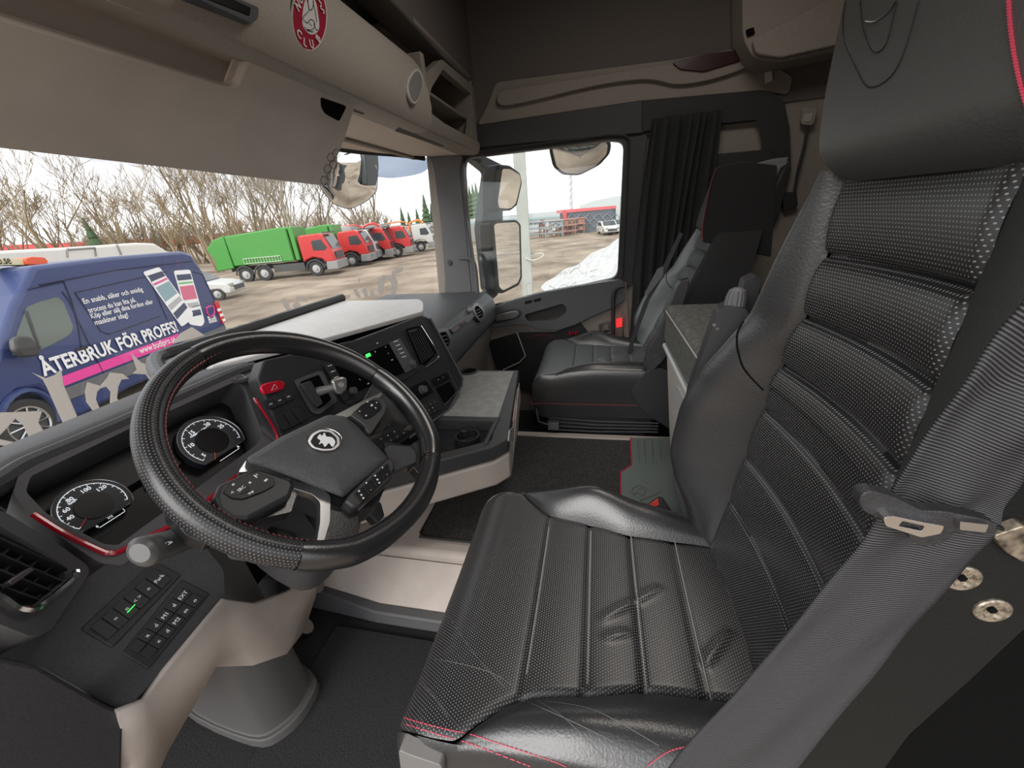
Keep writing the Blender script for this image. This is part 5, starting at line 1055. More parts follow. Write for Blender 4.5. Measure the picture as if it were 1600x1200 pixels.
DG = M_('chassis_grey', (.06, .062, .065), .6); WG = M_('vehicle_glass', (.05, .06, .065), .12); ORG_ = M_('crane_orange', (.75, .2, .03), .5); HUB = M_('hub_grey2', (.4, .4, .4), .4)
class Fr:
    """local frame: x forward, y towards the far side, z up"""
    def __init__(s, O, f, k=1.0): s.O = Vector(O); s.f = Vector((f[0], f[1], 0)).normalized(); s.s = Vector((-s.f.y, s.f.x, 0)); s.k = k; s.s = s.s if (s.O - CAM).dot(s.s) > 0 else -s.s
    def __call__(s, x, y, z): return s.O + (s.f * x + s.s * y + Vector((0, 0, z))) * s.k
    def prism(s, B, pts, y0, y1): return B.prism([s(x, y0, z) for x, z in pts], s.s * ((y1 - y0) * s.k))
    def box(s, B, x0, x1, y0, y1, z0, z1): return s.prism(B, [(x0, z0), (x1, z0), (x1, z1), (x0, z1)], y0, y1)
def wheel(fr, root, x, y, r=.5, w=.3, hubm=None):
    B = MB(); B.lathe(fr(x, y + w, r), -fr.s, [(.3 * r, 0), (r, 0), (r, w * fr.k), (.9 * r, w * fr.k + .01), (.62 * r, w * fr.k), (.60 * r, w * fr.k - .03)], 24, caps=True); t = B.build('wheel', TYRE, root)
    B = MB(); B.lathe(fr(x, y + .02, r), -fr.s, [(.6 * r, 0), (.5 * r, .0), (.25 * r, .02), (.22 * r, .08), (.001, .09)], 16); B.build('hub', hubm or HUB, t)
def truck(lab, pxf, col, body, blen=5.6, bcol=GREEN, f=(.28, -.96), crane=None, nrear=2):
    O = at(*pxf, Z=GZ); fr = Fr(O, f); r = thing('truck', lab, 'truck', O, 'trucks parked in a row across the yard')
    B = MB(); fr.prism(B, [(-.75, 1.0), (-.75, 2.65), (-.6, 2.8), (.7, 2.85), (1.0, 2.7), (1.42, 1.75), (1.5, .9), (.75, .9), (.6, 1.15), (0, 1.3), (-.5, 1.15)], 0, 2.4); cabo = B.build('cab', col, r, bevel=.08)
    B = MB(); fr.prism(B, [(.15, 1.75), (.15, 2.4), (.85, 2.45), (1.15, 1.85), (.9, 1.7)], -.012, .0); B.build('side_window', WG, cabo, bevel=.01)
    B = MB(); B.prism([fr(1.03, .25, 2.68), fr(1.03, 2.15, 2.68), fr(1.44, 2.2, 1.78), fr(1.44, .2, 1.78)], fr.f * .02); B.build('windscreen', WG, cabo)
    B = MB(); fr.box(B, 1.48, 1.53, .4, 2.0, 1.05, 1.55); fr.box(B, .85, 1.30, .5, 1.9, 2.82, 2.92); B.build('grille', DG, cabo)
    B = MB(); fr.prism(B, [(.75, .35), (1.6, .35), (1.62, .95), (.85, .95)], .0, 2.4); B.build('bumper', M_('bumper_grey', (.25, .25, .25), .5), r, bevel=.05)
    B = MB()
    for y in (.25, 1.95): fr.box(B, 1.60, 1.64, y, y + .25, .65, .85)
    B.build('headlamp', CHROME, r)
    B = MB(); fr.box(B, -blen - .6, .8, .6, 1.8, .75, 1.0); fr.box(B, -3.0, -.8, .15, 2.2, .5, 1.0); B.build('chassis', DG, r)
    wheel(fr, r, 0, 0); 
    xr = -blen + 1.9
    for k in range(nrear): wheel(fr, r, xr - 1.3 * k, .02)
    B = MB(); B.tube([fr(.62 * math.cos(a), -.01, .5 + .62 * math.sin(a)) for a in [math.pi * k / 10 for k in range(11)]], .05, 6)
    for k in range(nrear): B.tube([fr(xr - 1.3 * k + .6 * math.cos(a), .0, .5 + .6 * math.sin(a)) for a in [math.pi * k_ / 10 for k_ in range(11)]], .05, 6)
    B.build('mudguard', DG, r)
    if body == 'refuse':
        B = MB(); fr.prism(B, [(-1.35, 1.15), (-1.35, 3.35), (-1.6, 3.45), (-blen, 3.15), (-blen, 1.15)], .02, 2.45); bd = B.build('refuse_body', bcol, r, bevel=.08)
        B = MB(); fr.box(B, -1.25, -.95, .1, 2.3, 1.2, 3.4); B.build('packer_frame', bcol, r, bevel=.03)
        B = MB(); fr.prism(B, [(-blen - .05, 1.0), (-blen - .05, 3.2), (-blen - .9, 2.95), (-blen - 1.5, 2.4), (-blen - 1.2, 1.8), (-blen - 1.3, .9)], .05, 2.4); B.build('tail_loader', bcol, r, bevel=.06)
        B = MB()
        for z in (1.25, 1.6): B.tube([fr(-2.2, -.05, z), fr(-4.8, -.05, z)], .025, 5)
        for k in range(14): x = -2.2 - 2.6 * k / 13; B.tube([fr(x, -.05, 1.25), fr(x, -.05, 1.6)], .018, 4)
        B.build('ladder', M_('pale_metal', (.55, .6, .5), .5), r)
    elif body == 'box':
        B = MB(); fr.box(B, -blen, -1.0, .02, 2.45, 1.1, 3.2); B.build('load_body', bcol, r, bevel=.05)
    elif body == 'bed':
        B = MB(); fr.box(B, -blen, -1.1, .02, 2.45, 1.05, 1.35); B.build('flat_bed', bcol, r, bevel=.02)
    if crane:
        B = MB(); B.tube([fr(-1.1, 1.2, 1.2), fr(-1.1, 1.2, 2.8), fr(-.6, 1.2, 3.2), fr(.1, 1.2, 3.25), fr(.5, 1.2, 2.95)], .11, 8, smooth=4); B.tube([fr(-1.5, 1.4, 1.2), fr(-1.3, 1.4, 3.1), fr(-3.5, 1.4, 3.2)], .08, 6, smooth=3); B.build('crane_arm', crane, r)
    return r
truck('green refuse lorry with red cab, nearest of the row', (497, 431), RED, 'refuse')
truck('red cab lorry with green body directly behind the refuse lorry', (552, 417), RED, 'refuse', 4.0)
truck('white cab lorry between two red lorries in the row', (566, 411), WHITE, 'box', 4.2, bcol=WHITE)
truck('red lorry with raised red crane arm in the row', (590, 407), RED, 'bed', 5.5, bcol=DG, crane=RED)
truck('red lorry just beyond the red crane lorry', (622, 402), RED, 'box', 4.0, bcol=M_('body_grey', (.35, .36, .33), .6))
truck('white and red lorry with orange crane, farthest of the row', (659, 393), WHITE, 'bed', 4.5, bcol=DG, crane=ORG_)
# --- blue van
VO = at(48, 706, Z=GZ); va = math.radians(14.5); vf = Vector((-math.cos(va), -math.sin(va), 0)); VPl = Pl(VO, (math.sin(va), -math.cos(va), 0)); vs_ = -VPl.n
BLUE = M_('van_blue', (.025, .045, .15), .35, coat=.4)
vn = thing('van', 'dark blue panel van with white and pink lettering along its side', 'van', VO)
side = [(52, 415), (170, 401), (284, 392), (299, 396), (316, 422), (332, 455), (346, 490), (355, 512), (356, 540), (205, 606), (130, 650), (100, 652), (88, 622), (60, 606), (30, 612), (5, 640), (-10, 690), (-45, 712), (-60, 700), (-60, 590), (-8, 560), (20, 478)]
B = MB(); B.slab(VPl, side, 2.0); B.build('body', BLUE, vn, bevel=.09, seg=3)
B = MB(); B.slab(VPl, rnd([(20, 556), (27, 520), (42, 480), (60, 472), (90, 464), (99, 472), (114, 508), (113, 518), (104, 526), (66, 546)], 3), .02, .012); wd = B.build('side_window', M_('van_glass', (.14, .17, .15), .08), vn)
B = MB(); B.tube([VPl.t(*q, off=.02) for q in [(41, 486), (62, 545)]], .02, 5); B.build('window_post', DG, wd)
B = MB(); B.prism([VPl.t(22, 478, off=-.1), VPl.t(22, 478, off=-1.9), VPl.t(-8, 560, off=-1.9), VPl.t(-8, 560, off=-.1)], vf * .03); B.build('windscreen', M_('van_windscreen', (.35, .38, .4), .1), vn)
B = MB(); B.slab(VPl, rnd([(23, 530), (32, 524), (50, 526), (64, 546), (62, 556), (40, 558), (26, 548)], 5), .12, .22); B.build('door_mirror', M_('mirror_black', (.04, .04, .04), .5), vn, bevel=.03)
B = MB(); B.slab(VPl, rnd([(100, 608), (240, 553), (352, 508), (354, 520), (240, 572), (104, 627)], 2), .02, .03); B.build('side_moulding', M_('moulding_grey', (.13, .13, .135), .6), vn, bevel=.01)
B = MB(); B.slab(VPl, [(92, 590), (279, 521), (278, 535), (101, 603)], .004, .012); B.build('pink_stripe', M_('stripe_pink', (.80, .06, .33), .5), vn)
B = MB()
for ln in ([(117, 457), (232, 431), (262, 424)], [(117, 457), (140, 490), (158, 518), (170, 522), (250, 494)], [(97, 455), (108, 470), (150, 560), (165, 590)], [(62, 445), (180, 422), (300, 408)], [(232, 431), (262, 500)], [(303, 425), (316, 428), (336, 470), (300, 480)], [(44, 452), (100, 440), (112, 470), (122, 505), (130, 560)]): B.tube([VPl.t(*q, off=.008) for q in ln], .012, 4)
B.build('panel_seam', M_('seam_navy', (.015, .02, .06), .5), vn)
B = MB(); B.slab(VPl, rnd([(120, 545), (137, 540), (138, 544), (122, 549)], 1), .03, .03); B.build('door_handle', BLK, vn)
for s_, a, b, h in (('En snabb, säker och smidig', (131, 475), (224, 455), .14), ('process du kan lita på.', (139, 489), (213, 471), .14), ('Köp eller sälj dina fordon eller', (143, 498), (240, 474), .14), ('maskiner idag!', (149, 508), (201, 495), .14)):
    ptext(VPl, s_, a, b, WHT, vn, off=.015, h=h, bold=.012)
ptext(VPl, 'ÅTERBRUK FÖR PROFFS!', (70, 587), (279, 517), WHT, vn, off=.018, h=.36, bold=.03, name='slogan')
ptext(VPl, 'www.budipro.se', (220, 553), (275, 533), WHT, vn, off=.02, h=.2, bold=.01, name='web_address')
for i, (q, tl_) in enumerate((([(223, 425), (249, 417), (302, 489), (300, 499), (284, 511)], 0), ([(271, 423), (297, 421), (320, 502), (316, 510), (296, 507)], 1))):
    B = MB(); B.slab(VPl, rnd(q, 4), .004, .012 - .004 * tl_ + .003); ph = B.build('phone_graphic', WHT, vn)
    c = (sum(p[0] for p in q) / 5, sum(p[1] for p in q) / 5); ins = [(c[0] + (x - c[0]) * .86, c[1] + (y - c[1]) * .9) for x, y in q]
    def mixq(a, b, t): return (a[0] * (1 - t) + b[0] * t, a[1] * (1 - t) + b[1] * t)
    TL, TR, BR, BL = ins[0], ins[1], ins[2], ins[4]
    for t0, t1, cm in ((.02, .14, M_('ui_navy', (.05, .06, .12), .5)), (.18, .22, M_('ui_pink', (.7, .1, .3), .5) if not tl_ else M_('ui_green', (.2, .5, .2), .5)), (.26, .55, M_('ui_teal', (.25, .38, .42), .5) if not tl_ else M_('ui_rose', (.65, .15, .25), .5)), (.62, .72, M_('ui_grey', (.45, .45, .45), .5)), (.78, .9, M_('ui_navy', (.05, .06, .12), .5))):
        B = MB(); B.slab(VPl, [mixq(TL, BL, t0), mixq(TR, BR, t0), mixq(TR, BR, t1), mixq(TL, BL, t1)], .003, .018 - .004 * tl_); B.build('screen_block', cm, ph)
B = MB(); B.tube([VPl.t(*q, off=.014) for q in [(322, 481), (328, 478), (334, 479), (335, 489), (330, 495), (324, 490)]], .022, 5, closed=True); B.build('shield_badge', MT['stripe_pink'], vn)
ptext(VPl, 'Budi', (327, 505), (339, 502), WHT, vn, off=.015, h=.26, bold=.02, name='badge_lettering')
B = MB(); B.slab(VPl, [(335, 472), (341, 470), (352, 503), (348, 506)], .03, .03); tl = B.build('tail_lamp', M_('tail_red', (.6, .02, .02), .3), vn)
B = MB()
for k in range(3): B.slab(VPl, [(339 + k * 4, 483 + k * 8), (344.5 + k * 3.5, 481 + k * 8), (346 + k * 3.5, 485 + k * 8), (341 + k * 4, 487 + k * 8)], .01, .035)
B.build('lamp_band', WHT, tl)
wc = VPl.t(46, 664, off=0); rw = (wc - VO).length * .98
B = MB(); B.lathe(wc - VPl.n * .25, VPl.n, [(.4 * rw, 0), (rw, 0), (rw, .26), (.93 * rw, .29), (.72 * rw, .28), (.70 * rw, .22)], 40); wh = B.build('wheel', TYRE, vn)
B = MB(); B.disc(wc - VPl.n * .02, VPl.n, .71 * rw, .02, 32); B.build('wheel_well', DG, wh)
B = MB(); B.ring(wc + VPl.n * .005, VPl.n, .69 * rw, .022, 36, 6)
for k in range(10): a = 2 * math.pi * k / 10; d = Vector((math.cos(va), math.sin(va), 0)) * math.cos(a) + Vector((0, 0, 1)) * math.sin(a); B.tube([wc + d * .08 * rw, wc + VPl.n * .01 + d * .69 * rw], .016, 5)
B.disc(wc + VPl.n * .03, VPl.n, .16 * rw, .04, 16); B.build('alloy_rim', SILVER, wh)
B = MB(); B.tube([VPl.t(46 + 47 * math.cos(a), 664 - 54 * math.sin(a), off=.02) for a in [math.pi * k / 12 + .1 for k in range(12)]], .05, 6); B.build('wheel_arch', BLUE, vn)
bt = thing('roof_beacon', 'orange and cream beacon bar on the blue van roof', 'beacon', VPl.t(40, 412, off=-.6))
B = MB(); B.slab(VPl, rnd([(-60, 404), (42, 405), (44, 414), (-60, 414)], 2), .2, -.5); B.build('beacon_board', M_('board_cream', (.75, .68, .42), .5), bt, bevel=.01)
B = MB(); B.slab(VPl, rnd([(40, 404), (50, 401), (70, 402), (76, 409), (72, 413), (42, 414)], 3), .3, -.45); B.build('beacon_lens', M_('beacon_orange', (.85, .12, .04), .4), bt, bevel=.04)
ptext(VPl, 'pro.se', (-14, 413), (19, 412), DARK, bt, off=-.49, h=.2, name='board_lettering')
# white trailer roof beyond van, red fence strip, white car

P = Pl(VO + vs_ * 5, VPl.n)
B = MB(); B.slab(P, [(-80, 396), (110, 386), (215, 379), (242, 380), (268, 396), (268, 440), (-80, 440)], 2.2); wt = B.build('caravan', M_('caravan_cream', (.72, .70, .65), .5), label='cream white caravan roof visible behind the blue van', cat='caravan', bevel=.08)
B = MB(); B.tube([P.t(*q, off=.02) for q in [(105, 388), (106, 402)]], .02, 4); B.tube([P.t(*q, off=.02) for q in [(106, 390), (148, 387), (150, 400)]], .03, 4); B.tube([P.t(*q, off=.02) for q in [(183, 382), (190, 398)]], .03, 4); B.build('panel_joint', M_('joint_grey', (.3, .3, .3), .6), wt)
def car(lab, O, f, col, k=1.0, group=None):
    fr = Fr(O, f, k); r = thing('car', lab, 'car', O, group)
    B = MB(); fr.prism(B, [(-2.1, .35), (-2.15, .85), (-1.9, 1.0), (-1.5, 1.45), (.1, 1.48), (.95, 1.0), (1.9, .85), (2.15, .6), (2.1, .3), (1.75, .3), (1.6, .55), (1.1, .55), (.95, .3), (-.95, .3), (-1.1, .55), (-1.6, .55), (-1.75, .3)], 0, 1.75); b = B.build('body', col, r, bevel=.10 * k, seg=3)
    B = MB(); fr.prism(B, [(-1.35, 1.0), (-1.25, 1.38), (.05, 1.41), (.7, 1.0)], -.012, 0); B.build('side_window', WG, b); B = MB(); B.prism([fr(.18, .2, 1.46), fr(.18, 1.55, 1.46), fr(.97, 1.6, 1.02), fr(.97, .15, 1.02)], Vector((0, 0, .02))); B.build('windscreen', WG, b)
    B = MB(); fr.box(B, 2.1, 2.17, .35, 1.4, .45, .68); B.build('grille', DG, b); B = MB()
    for y in (.08, 1.38): fr.box(B, 2.02, 2.15, y, y + .28, .66, .8)
    B.build('headlamp', CHROME, b)
    for x in (-1.35, 1.35): wheel(fr, r, x, .02, .33, .22)
    return r
co_ = at(362, 500, Z=GZ); car('white car parked beyond the tail of the blue van', at(300, 474, Z=GZ) , (.35, -.94), WHITE)
car('white car standing in front of the dark diamond patterned shed', at(938, 367, Z=GZ), (-.97, -.22), WHITE, group=None)
car('silver car at the right end of the dark diamond patterned shed', at(957, 364, Z=GZ), (-.97, -.22), M_('paint_silver', (.45, .46, .47), .35, metal=.3), group=None)
# buildings


def vplane(pa, pb): a, b = at(*pa, Z=GZ), at(*pb, Z=GZ); d = b - a; return Pl(a, d.cross(Vector((0, 0, 1))))
P = vplane((603, 392), (692, 384))
lb_ = thing('low_building', 'low cream building with grey roof behind the farthest lorry', 'building', P.t(650, 388))
B = MB(); B.slab(P, [(603, 358), (692, 351), (692, 388), (603, 392)], 8); B.build('wall', M_('wall_cream', (.42, .39, .33), .8), lb_)
B = MB(); B.slab(P, [(598, 360), (612, 353), (694, 345), (694, 352)], 9, .4); B.build('roof', M_('roof_grey', (.36, .35, .34), .7), lb_)
B = MB()
for x in (617, 640, 682): B.slab(P, [(x, 362), (x + 7, 361.5), (x + 7, 369), (x, 369.5)], .1, .05)
B.build('window', WG, lb_)
P = vplane((-60, 432), (460, 396))
B = MB(); B.slab(P, [(-60, 386), (120, 379), (250, 372), (345, 364), (470, 360), (470, 372), (345, 378), (250, 388), (120, 400), (-60, 410)], 2.0); B.build('red_roof', M_('roof_red', (.55, .07, .07), .7), label='long red roof strip behind the bare trees', cat='roof')
# diamond shed
P = vplane((885, 366), (968, 359))
shd = thing('shed', 'dark shed with diamond patterned front and red frame', 'shed', P.t(920, 363))
B = MB(); B.slab(P, [(884, 329), (962, 324), (963, 361), (886, 366)], 6); B.build('front', M_('shed_slate', (.10, .12, .15), .6), shd)
B = MB(); B.slab(P, [(879, 328), (963, 321), (963, 325.5), (879, 333)], 6.5, .3); B.slab(P, [(880, 330), (885, 330), (887, 366), (882, 366)], .5, .3); B.build('red_frame', M_('frame_red', (.6, .06, .07), .5), shd)
B = MB()
for k in range(6):
    x = 888 + k * 13.5
    B.tube([P.t(*q, off=.1) for q in [(x, 341), (x + 6.5, 334), (x + 13, 340.5), (x + 6.5, 347), (x, 341)]], .08, 4); B.tube([P.t(*q, off=.1) for q in [(x, 356), (x + 6.5, 348), (x + 13, 355.5)]], .08, 4)
B.build('diamond_pattern', M_('pattern_grey', (.2, .23, .27), .6), shd)
P = vplane((900, 352), (990, 346))
B = MB(); B.slab(P, [(905, 330), (906, 321), (930, 313), (960, 307), (992, 304), (995, 350), (905, 352)], 30); B.build('hall', M_('hall_pale', (.40, .44, .44), .6), label='pale arched storage hall behind the dark shed', cat='building')
P = vplane((728, 372), (885, 358))
B = MB(); B.slab(P, [(728, 343), (800, 336), (880, 329), (885, 358), (728, 372)], 10); wl_ = B.build('warehouse', M_('warehouse_white', (.45, .48, .49), .6), label='long white warehouse behind the pole and the red racks', cat='building')
B = MB(); B.slab(P, [(728, 348), (880, 337), (880, 340), (728, 352)], .3, .1); B.build('window_band', M_('band_green', (.3, .42, .42), .5), wl_)
P = vplane((728, 380), (756, 376)); B = MB(); B.slab(P, [(728, 354), (756, 351), (756, 376), (728, 380)], 2); B.build('concrete_wall', M_('concrete', (.42, .42, .39), .9), label='grey concrete block wall left of the door mirror', cat='wall')
def rack(i, px, py, lab, col):
    O = at(px, py, Z=GZ); fr = Fr(O, (.3, -.95)); B = MB(); rr = random.Random(i)
    for x in (0, 2.2, 4.4):
        for y in (0, 1.2): B.tube([fr(x, y, 0), fr(x, y, 1.9)], .07, 4)
    for z in (.5, 1.2, 1.9):
        for y in (0, 1.2): B.tube([fr(-.2, y, z), fr(4.6, y, z)], .08, 4)
    for k in range(7): x = rr.uniform(0, 4); z = rr.choice((.55, 1.25, 1.6)); fr.box(B, x, x + rr.uniform(.4, 1), .1, 1.1, z, z + rr.uniform(.2, .6))
    B.build('storage_rack', col, label=lab, cat='rack')
rack(1, 846, 372, 'rusty red steel rack beside the white pole', M_('rust_red', (.30, .17, .14), .8)); rack(2, 862, 369, 'red steel rack next to the dark shed corner', M_('rack_red', (.36, .18, .15), .8)); rack(3, 826, 374, 'pale blue rack of parts partly behind the white pole', M_('rack_blue', (.28, .32, .34), .8))
# pole, mast, gravel heap
pp_ = at(828, 520, Z=GZ); B = MB(); B.box((pp_.x, pp_.y, GZ + 4), (.26, .26, 8.2), .3); po = B.build('white_pole', M_('pole_white', (.42, .44, .41), .6, noise=(3, .08)), label='white square pole standing outside the passenger window', cat='pole', bevel=.02)
B = MB(); c = at(835, 405, X=pp_.x - .2); B.tube([c + Vector((0, .18, .02)), c + Vector((-.05, 0, -.02)), c + Vector((0, -.2, .05)), c + Vector((.2, -.18, .1)), c + Vector((.3, .1, .1)), c + Vector((.1, .22, .04))], .018, 5, smooth=3, closed=True); B.build('rope_loop', M_('rope', (.5, .5, .45), .8), po)
m0 = at(893, 361, Z=GZ); B = MB(); B.tube([m0, m0 + Vector((0, 0, 5.0)), m0 + Vector((0, 0, 17))], [.32, .25, .14], 6)
for k in range(14): B.tube([m0 + Vector((-.3, .3, k * .9)), m0 + Vector((-.3, -.3, k * .9 + .9))], .05, 4)
B.build('lattice_mast', M_('mast_grey', (.5, .52, .53), .5), label='tall thin grey mast behind the dark shed', cat='mast')
pc = at(1010, 437, Z=GZ); B = MB()
B.grid(lambda u, v: Vector((pc.x + 5.5 * u * math.cos(v * 2 * math.pi), pc.y + 4.6 * u * math.sin(v * 2 * math.pi), GZ - .1 + (1 - u) * 2.4 + .12 * math.sin(u * 23 + v * 40) * u * (1 - u) * 3)), 24, 60)
B.build('gravel_heap', M_('heap_white', (.5, .5, .5), .9, noise=(4, .12), bump=(6, .8)), label='pale gravel heap at the right edge of the passenger window', cat='heap')
# --- bare trees
BARK = [M_('bark_tan', (.30, .235, .15), .9), M_('bark_brown', (.24, .185, .12), .9), M_('bark_grey', (.28, .24, .18), .9)]
def tree_mesh(seed, H, stems, spread, twig=.016, lv=5):
    rr = random.Random(seed); B = MB()
    def grow(p, d, L, r, l):
        n = 3 if l > 1 else 2; pts = [p]; dd = d.copy()
        for k in range(n): dd = (dd + Vector((rr.gauss(0, .10), rr.gauss(0, .10), rr.gauss(.05, .08)))).normalized(); pts.append(pts[-1] + dd * (L / n))
        B.tube(pts, [r * (1 - .45 * k / n) for k in range(n + 1)], 5 if r > .06 else 3, caps=False)
        if l == 0: return
        kids = rr.choice((2, 3, 3)) if l > 1 else 2
        for k in range(kids):
            t = rr.uniform(.35, 1.0); i = min(int(t * n), n - 1); q = pts[i].lerp(pts[i + 1], t * n - i)
            ax = Vector((rr.gauss(0, 1), rr.gauss(0, 1), rr.gauss(0, .4))).normalized(); nd = (dd + ax * rr.uniform(.35, .75)).normalized(); nd.z += .12; nd.normalize()
            grow(q, nd, L * rr.uniform(.5, .75), max(twig, r * rr.uniform(.4, .6)), l - 1)
    for s in range(stems):
        a = rr.uniform(0, 2 * math.pi); d = Vector((math.cos(a) * spread * rr.uniform(.2, 1), math.sin(a) * spread * rr.uniform(.2, 1), 1)).normalized()
        grow(Vector((math.cos(a) * .4, math.sin(a) * .4, -.2)), d, H * rr.uniform(.42, .55), rr.uniform(.10, .17), lv)
    return B
protos = []
for i, (sd_, H, st, sp, tw) in enumerate(((1, 12, 3, .35, .020), (2, 13, 4, .45, .022), (3, 11, 3, .5, .020), (4, 6.5, 7, .55, .024))):
    o = tree_mesh(sd_, H, st, sp, tw, 5 if i < 3 else 4).build('bare_tree', BARK[i % 3], smooth=80); protos.append(o)
rt = random.Random(5); first = [True] * 4
spots = []
for k in range(24):
    px = -90 + k * 28 + rt.uniform(-8, 8); hz_ = 404.4 - .085 * px; spots.append((px, hz_ + rt.choice((34, 42, 50)), rt.choice((0, 1, 2))))
for k in range(26): px = 150 + k * 18 + rt.uniform(-6, 6); spots.append((px, 404.4 - .085 * px + rt.choice((30, 34)), 3))
TL_ = {0: 'bare tree with upright tan stems in the thicket', 1: 'bare brown tree with several spreading stems in the thicket', 2: 'bare greyish tree with wide open crown in the thicket', 3: 'low bare tan shrub along the edge of the yard'}
spots.sort(key=lambda q: (q[2] == 3, q[0])); ORD = 'first second third fourth fifth sixth seventh eighth ninth tenth eleventh twelfth thirteenth fourteenth fifteenth sixteenth seventeenth eighteenth nineteenth twentieth twenty-first twenty-second twenty-third twenty-fourth twenty-fifth twenty-sixth'.split(); cnt = [0, 0]
for px, py, k in spots:
    p = at(px, py, Z=GZ); o = protos[k] if first[k] else protos[k].copy()
    if not first[k]: COL.objects.link(o)
    first[k] = False; s = rt.uniform(.85, 1.15); o.location = (p.x, p.y, GZ - .1); o.rotation_euler = (0, 0, rt.uniform(0, 6.28)); o.scale = (s, s, s)
    ci = int(k == 3); od = ORD[cnt[ci]]; cnt[ci] += 1
    setp(o, ('%s tall bare tree of the thicket, counting along the windscreen from the driver side' if k < 3 else '%s low bare tan shrub of the yard edge, counting from the blue van') % od, 'tree' if k < 3 else 'shrub', 'tall bare trees of the thicket' if k < 3 else 'low bare shrubs along the yard edge')
PINE = M_('pine_green', (.06, .10, .045), .9)
def pine(px, py, h, lab, group):
    p = at(px, py, Z=GZ); rr = random.Random(int(px)); r = thing('pine_tree', lab, 'tree', p, group); B = MB()
    for k in range(7):
        z = h * (.15 + .12 * k); rad = h * .22 * (1 - k / 7.5)
        n_ = 12; B.loft([[p + Vector((math.cos(a) * q * rr.uniform(.75, 1.15), math.sin(a) * q * rr.uniform(.75, 1.15), zz)) for a in [2 * math.pi * i / n_ for i in range(n_)]] for q, zz in ((rad, z), (rad * .15, z + h * .2))])
    B.build('foliage', PINE, r, smooth=0); B = MB(); B.tube([p, p + Vector((0, 0, h * .9))], .15, 5); B.build('trunk', BARK[1], r)
for i, (px, py, h) in enumerate(((634, 372, 7), (644, 371, 6), (657, 370, 6.5), (671, 370, 9), (680, 369, 7))): pine(px, py, h * .9, ORD[i] + ' distant dark pine over the low cream building, counting towards the pillar', 'distant pines over the low building')
for i, px in enumerate((729, 734, 739, 744, 749)): pine(px, 350, 19, ORD[i] + ' distant dark pine in the door window, counting from the pillar', 'distant pines in the door window')
pine(178, 440, 5.5, 'small dark green conifer among the bare trees above the caravan', None)
# ================================================================ MIRRORS ON THE TRUCK
HS = M_('mirror_housing', (.055, .065, .07), .5)
MA = pl3(at(800, 300, X=1.40), at(800, 430, X=1.40), at(780, 300, X=1.40) + Vector((.0, .0, 0)) + Vector((-.06, .0, 0)))
MP = Pl(at(795, 400, X=1.42), (-.62, -.78, 0)); BACK = Vector((.25, .97, 0)) * .10
mi = thing('door_mirror', 'tall two part door mirror outside the passenger window', 'mirror', at(770, 440, X=1.4))
MP_low = MP
for nm, g, h in (('upper', [(785, 264), (797, 264), (812, 273), (814, 285), (806, 318), (798, 326), (780, 325), (778, 315)], [(780, 256), (798, 258), (814, 270), (817, 286), (809, 321), (799, 329), (776, 329), (771, 318), (774, 270)]), ('lower', [(772, 352), (776, 349), (806, 347), (811, 352), (813, 432), (809, 442), (786, 454), (780, 448)], [(767, 349), (776, 345), (808, 343), (815, 350), (817, 434), (812, 446), (786, 459), (775, 454), (769, 400)])):
    MP = Pl(at(795, 300, X=1.42), (-.60, -.74, -.26)) if nm == 'upper' else MP_low
    B = MB(); B.prism([MP.t(*q, off=0) for q in rnd(h, 3)], BACK * .9); b = B.build('mirror_housing', HS, mi, bevel=.012, seg=3)
    B = MB(); B.slab(MP, rnd(g, 3), .004, .003); B.build('mirror_glass', MIRROR, b)
B = MB(); B.slab(Pl(at(765, 300, X=1.45), (-.62, -.78, 0)), rnd([(742, 246), (758, 244), (786, 258), (786, 350), (776, 455), (762, 455), (752, 356), (756, 320), (764, 268), (742, 250)], 5), .08, 0); B.build('mirror_arm', HS, mi, bevel=.015, seg=3)
B = MB(); B.slab(Pl(at(765, 300, X=1.40), (-.62, -.78, 0)), rnd([(764, 450), (780, 456), (778, 462), (752, 482), (748, 476)], 3), .06, 0); p_ = at(762, 468, X=1.40); B.tube([p_, Vector((1.14, .72, p_.z - .06))], .03, 8); p_ = at(750, 246, X=1.42); B.tube([p_, Vector((1.14, .80, p_.z + .02))], .03, 8); B.build('mirror_foot', HS, mi, bevel=.01)
KP = Pl(at(905, 250, X=1.36), (-.66, -.05, -.72))
km = thing('kerb_mirror', 'wide convex kerb mirror hanging above the passenger window', 'mirror', at(905, 250, X=1.36))
kq = rnd([(860, 234), (862, 226), (945, 218), (953, 224), (951, 240), (935, 258), (905, 273), (880, 272), (866, 260)], 6, 4)
kc_ = (906, 246)
B = MB(); B.loft([[KP.t(kc_[0] + (x - kc_[0]) * s_, kc_[1] + (y - kc_[1]) * s_, off=o_) for x, y in kq] for s_, o_ in ((1, 0), (.9, .006), (.7, .012), (.45, .016), (.2, .018), (.02, .0185))], caps=False); B.build('mirror_glass', MIRROR, km, smooth=80)
B = MB(); B.loft([[KP.t(kc_[0] + (x - kc_[0]) * s_, kc_[1] + (y - kc_[1]) * s_, off=o_) for x, y in kq] for s_, o_ in ((.985, .004), (1.05, 0), (1.04, -.03), (.8, -.06), (.4, -.07))]); B.build('mirror_housing', HS, km, smooth=60)
B = MB(); a = KP.t(905, 240, off=-.05); B.tube([a, a + Vector((0, 0, .12)), Vector((1.14, a.y, a.z + .16))], .015, 8, smooth=3); B.build('mirror_arm', HS, km)
FP = Pl(at(545, 290, Y=1.62), (-.35, -.85, -.30))
fm = thing('front_mirror', 'rounded front view mirror hanging outside the windscreen top corner', 'mirror', at(545, 290, Y=1.62))
fq = rnd([(500, 292), (502, 262), (520, 236), (572, 236), (590, 262), (588, 300), (570, 316), (545, 327), (520, 318)], 8, 4); fc = (545, 285)
